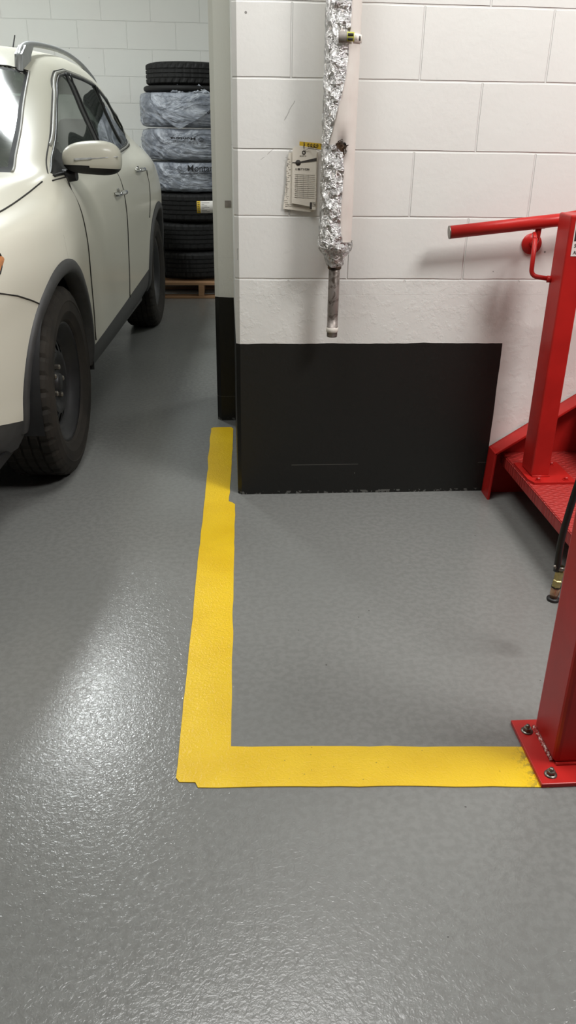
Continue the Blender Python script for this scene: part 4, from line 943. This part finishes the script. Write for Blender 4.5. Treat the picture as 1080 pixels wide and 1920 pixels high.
# door handles
def handle(u, z, parent):
    v0 = surf(u, z); h = empty('door_handle', (v0, u, z)); h.parent = parent
    b = MB(); n = 24
    b.lathe([(.0, .001), (.030, .001), (.034, .003), (.032, -.004), (0, -.008)], n, Matrix.Scale(1, 4) @ Matrix.Rotation(PI/2, 4, 'Y') @ Matrix.Scale(.72, 4, (1, 0, 0)) @ Matrix.Translation((0, 0, 0))); b.build('recess', CHROME, h)
    b = MB(); b.tube(cr([(.000, -.10, 0), (.022, -.085, .002), (.034, -.04, .004), (.036, .0, .004), (.034, .04, .004), (.022, .075, .002), (.0, .09, 0)], 5), .0105, 12)
    b.build('grip', CHROME, h)
handle(1.255, .955, fdo); handle(2.06, 1.030, rdo)
# side mirror
mir = empty('side_mirror', (-.052, .40, 1.072)); mir.parent = car
def superell(cx, cy, cz_, rx, ry, rz, e1=.6, e2=.5, n=40, m_=24, f=None):
    vs = []; sg = lambda x, p: math.copysign(abs(x)**p, x)
    for i in range(m_+1):
        ph = -PI/2+PI*i/m_
        for k in range(n):
            th = 2*PI*k/n; x = rx*sg(math.cos(ph), e1)*sg(math.cos(th), e2); y = ry*sg(math.cos(ph), e1)*sg(math.sin(th), e2); z = rz*sg(math.sin(ph), e1)
            if f: x, y, z = f(x, y, z)
            vs.append((cx+x, cy+y, cz_+z))
    return vs, [(i*n+k, i*n+(k+1) % n, (i+1)*n+(k+1) % n, (i+1)*n+k) for i in range(m_) for k in range(n)]
MXC = .098
fsh = lambda x, y, z: (x, y*(1-.18*(z/.07)**2)-.012*(x/.115), z*(1+.10*x/.115)-.010*(x/.115)**2*(1 if z > 0 else .2))
vs, fs = superell(MXC, 0, .072, .118, .072, .062, .62, .62, f=fsh)
fw_ = [f for f in fs if sum(vs[i][2] for i in f)/4 > .038+.005*math.tanh((MXC+.02-sum(vs[i][0] for i in f)/4)*40)]
fk = [f for f in fs if f not in set(fw_)]
b = MB(); b.add(vs, fw_); b.build('mirror_shell', CARP, mir)
b = MB(); b.add([(x, y, z if z < .03 else z) for x, y, z in vs], fk); b.tube([(-.045, .01, .0), (.03, .0, .006)], [.028, .020], 12); b.box(-.06, -.02, -.08, .09, -.012, .02, .006); b.build('mirror_foot', BLACK_PL, mir)
b = MB(); tp = []
for k in range(22):
    t = k/21; x = MXC-.058+t*.172; zz = .066+.012*t
    cand = min((v for v in vs if v[1] < 0), key=lambda v: (v[0]-x)**2+(v[2]-zz)**2); tp.append((x, cand[1], zz))
ys = [p[1] for p in tp]; ys = [sum(ys[max(0, i-3):i+4])/len(ys[max(0, i-3):i+4]) for i in range(len(ys))]
b.tube([(p[0], y+.0005, p[2]) for p, y in zip(tp, ys)], [.0045 if i < 9 else .0022 for i in range(22)], 8); b.build('turn_signal', LENS, mir)
b = MB(); b.add([(MXC-.09, .068, .03), (MXC+.09, .066, .03), (MXC+.09, .066, .115), (MXC-.09, .068, .115)], [(0, 1, 2, 3)], 0, False); b.build('mirror_glass', MIRRORG, mir)
# cabin
cab = empty('cabin', (CV, 1.2, .40)); cab.parent = car
def cb(x0, x1, y0, y1, z0, z1, bev, name, mat, M=None):
    b = MB(); b.box(x0, x1, y0, y1, z0, z1, bev, 0, M, 3); o = b.build(name, mat, cab); 
    for p in o.data.polygons: p.use_smooth = True
    return o
cb(-.80, .80, -.95, 2.10, -.10, -.06, .01, 'cabin_floor', DARKCLOTH)
cb(-.74, .74, -1.02, -.62, .30, .69, .05, 'dashboard', CABIN)
cb(-.74, .74, 1.95, 2.10, -.06, .55, .03, 'cargo_wall', DARKCLOTH)
for sx in (.38, -.38):
    T = Matrix.Translation((sx, .22, 0)) @ Matrix.Rotation(-.22, 4, 'X')
    cb(-.25, .25, -.05, .50, .02, .16, .06, 'seat_cushion', DARKCLOTH, Matrix.Translation((sx, -.30, 0)))
    cb(-.24, .24, -.06, .07, .10, .76, .06, 'seat_back', DARKCLOTH, T)
    cb(-.135, .135, -.06, .05, .80, 1.02, .045, 'headrest', DARKCLOTH, T)
cb(-.68, .68, .85, 1.35, .02, .18, .06, 'seat_cushion', DARKCLOTH)
T = Matrix.Translation((0, 1.30, 0)) @ Matrix.Rotation(-.24, 4, 'X'); cb(-.68, .68, -.06, .08, .10, .72, .06, 'seat_back', DARKCLOTH, T)
for sx in (.42, 0, -.42): cb(-.125, .125, -.05, .05, .74, .93, .045, 'headrest', DARKCLOTH, T @ Matrix.Translation((sx, 0, 0)))
b = MB(); Mw = Matrix.Translation((.38, -.42, .56)) @ Matrix.Rotation(1.15, 4, 'X'); ring = [Mw @ Vector((.18*math.cos(a), .18*math.sin(a), 0)) for a in np.linspace(0, 2*PI, 40)]
b.tube(ring, .014, 10); b.tube([Mw @ Vector((-.17, 0, 0)), Mw @ Vector((.17, 0, 0))], .016, 8); b.tube([Mw @ Vector((0, 0, 0)), Vector((.38, -.62, .48))], .035, 10); b.build('steering_wheel', BLACK_PL, cab)
b = MB(); b.box(-.12, .12, -.46, -.435, .985, 1.045, .01); b.tube([(0, -.44, 1.03), (0, -.35, 1.085)], .01, 8); b.build('rear_view_mirror', BLACK_PL, cab)

# ------------------------------------------------------------------ lights (ceiling luminaires and added fill lights)
def area(loc, sx, sy, power, col=(1, .985, .96), rz=0, rot=None):
    l = bpy.data.lights.new('lamp_or_fill', 'AREA'); l.shape = 'RECTANGLE'; l.size = sx; l.size_y = sy; l.energy = power; l.color = col
    o = bpy.data.objects.new('lamp_or_fill', l); COL.objects.link(o); o.location = loc; o.rotation_euler = rot or (0, 0, rz); return o
area((-1.2, 5.3, 2.95), .28, .44, 46, (.95, 1, 1))
area((-2.75, 5.8, 2.95), .8, .6, 45, (.97, 1, .99))  # added fill that brightens the back wall and tyre stack
area((1.95, 1.1, 2.95), .85, .9, 88, (1, .985, .97))
area((.3, 2.15, 2.95), .9, .7, 24, (1, .99, .975))  # added centre fill for the middle of the floor and near wall
area((-.35, 1.9, 2.95), .5, .7, 17, (.99, 1, .985))  # added fill, placed to brighten the narrow pillar
area((2.4, 6.0, 2.95), .6, 1.2, 45, (.98, 1, .99))
w_ = bpy.data.worlds.new('room_ambient'); sc.world = w_; w_.use_nodes = True; w_.node_tree.nodes['Background'].inputs[0].default_value = (.9, .95, 1, 1); w_.node_tree.nodes['Background'].inputs[1].default_value = .1

# ------------------------------------------------------------------ camera
f, pi_, ro_, ya = 1500.0, .44398, .01554, .07716
fw = Vector((math.sin(ya)*math.cos(pi_), math.cos(ya)*math.cos(pi_), -math.sin(pi_))); rt = Vector((math.cos(ya), -math.sin(ya), 0)); up = rt.cross(fw)
r_ = rt*math.cos(ro_)+up*math.sin(ro_); u_ = up*math.cos(ro_)-rt*math.sin(ro_)
cam = bpy.data.cameras.new('camera'); co = bpy.data.objects.new('camera', cam); COL.objects.link(co)
co.matrix_world = Matrix(((r_.x, u_.x, -fw.x, 0), (r_.y, u_.y, -fw.y, 0), (r_.z, u_.z, -fw.z, 1.2499), (0, 0, 0, 1)))
cam.sensor_fit = 'VERTICAL'; cam.sensor_height = 36; cam.lens = f/1920*36; cam.clip_start = .02
sc.camera = co
sc.view_settings.view_transform = 'Standard'; sc.view_settings.look = 'None'; sc.view_settings.gamma = 1; sc.view_settings.exposure = 0.0
sc.view_settings.use_curve_mapping = False
sc.cycles.max_bounces = 10; sc.cycles.transparent_max_bounces = 24
sc.cycles.sample_clamp_indirect = 8
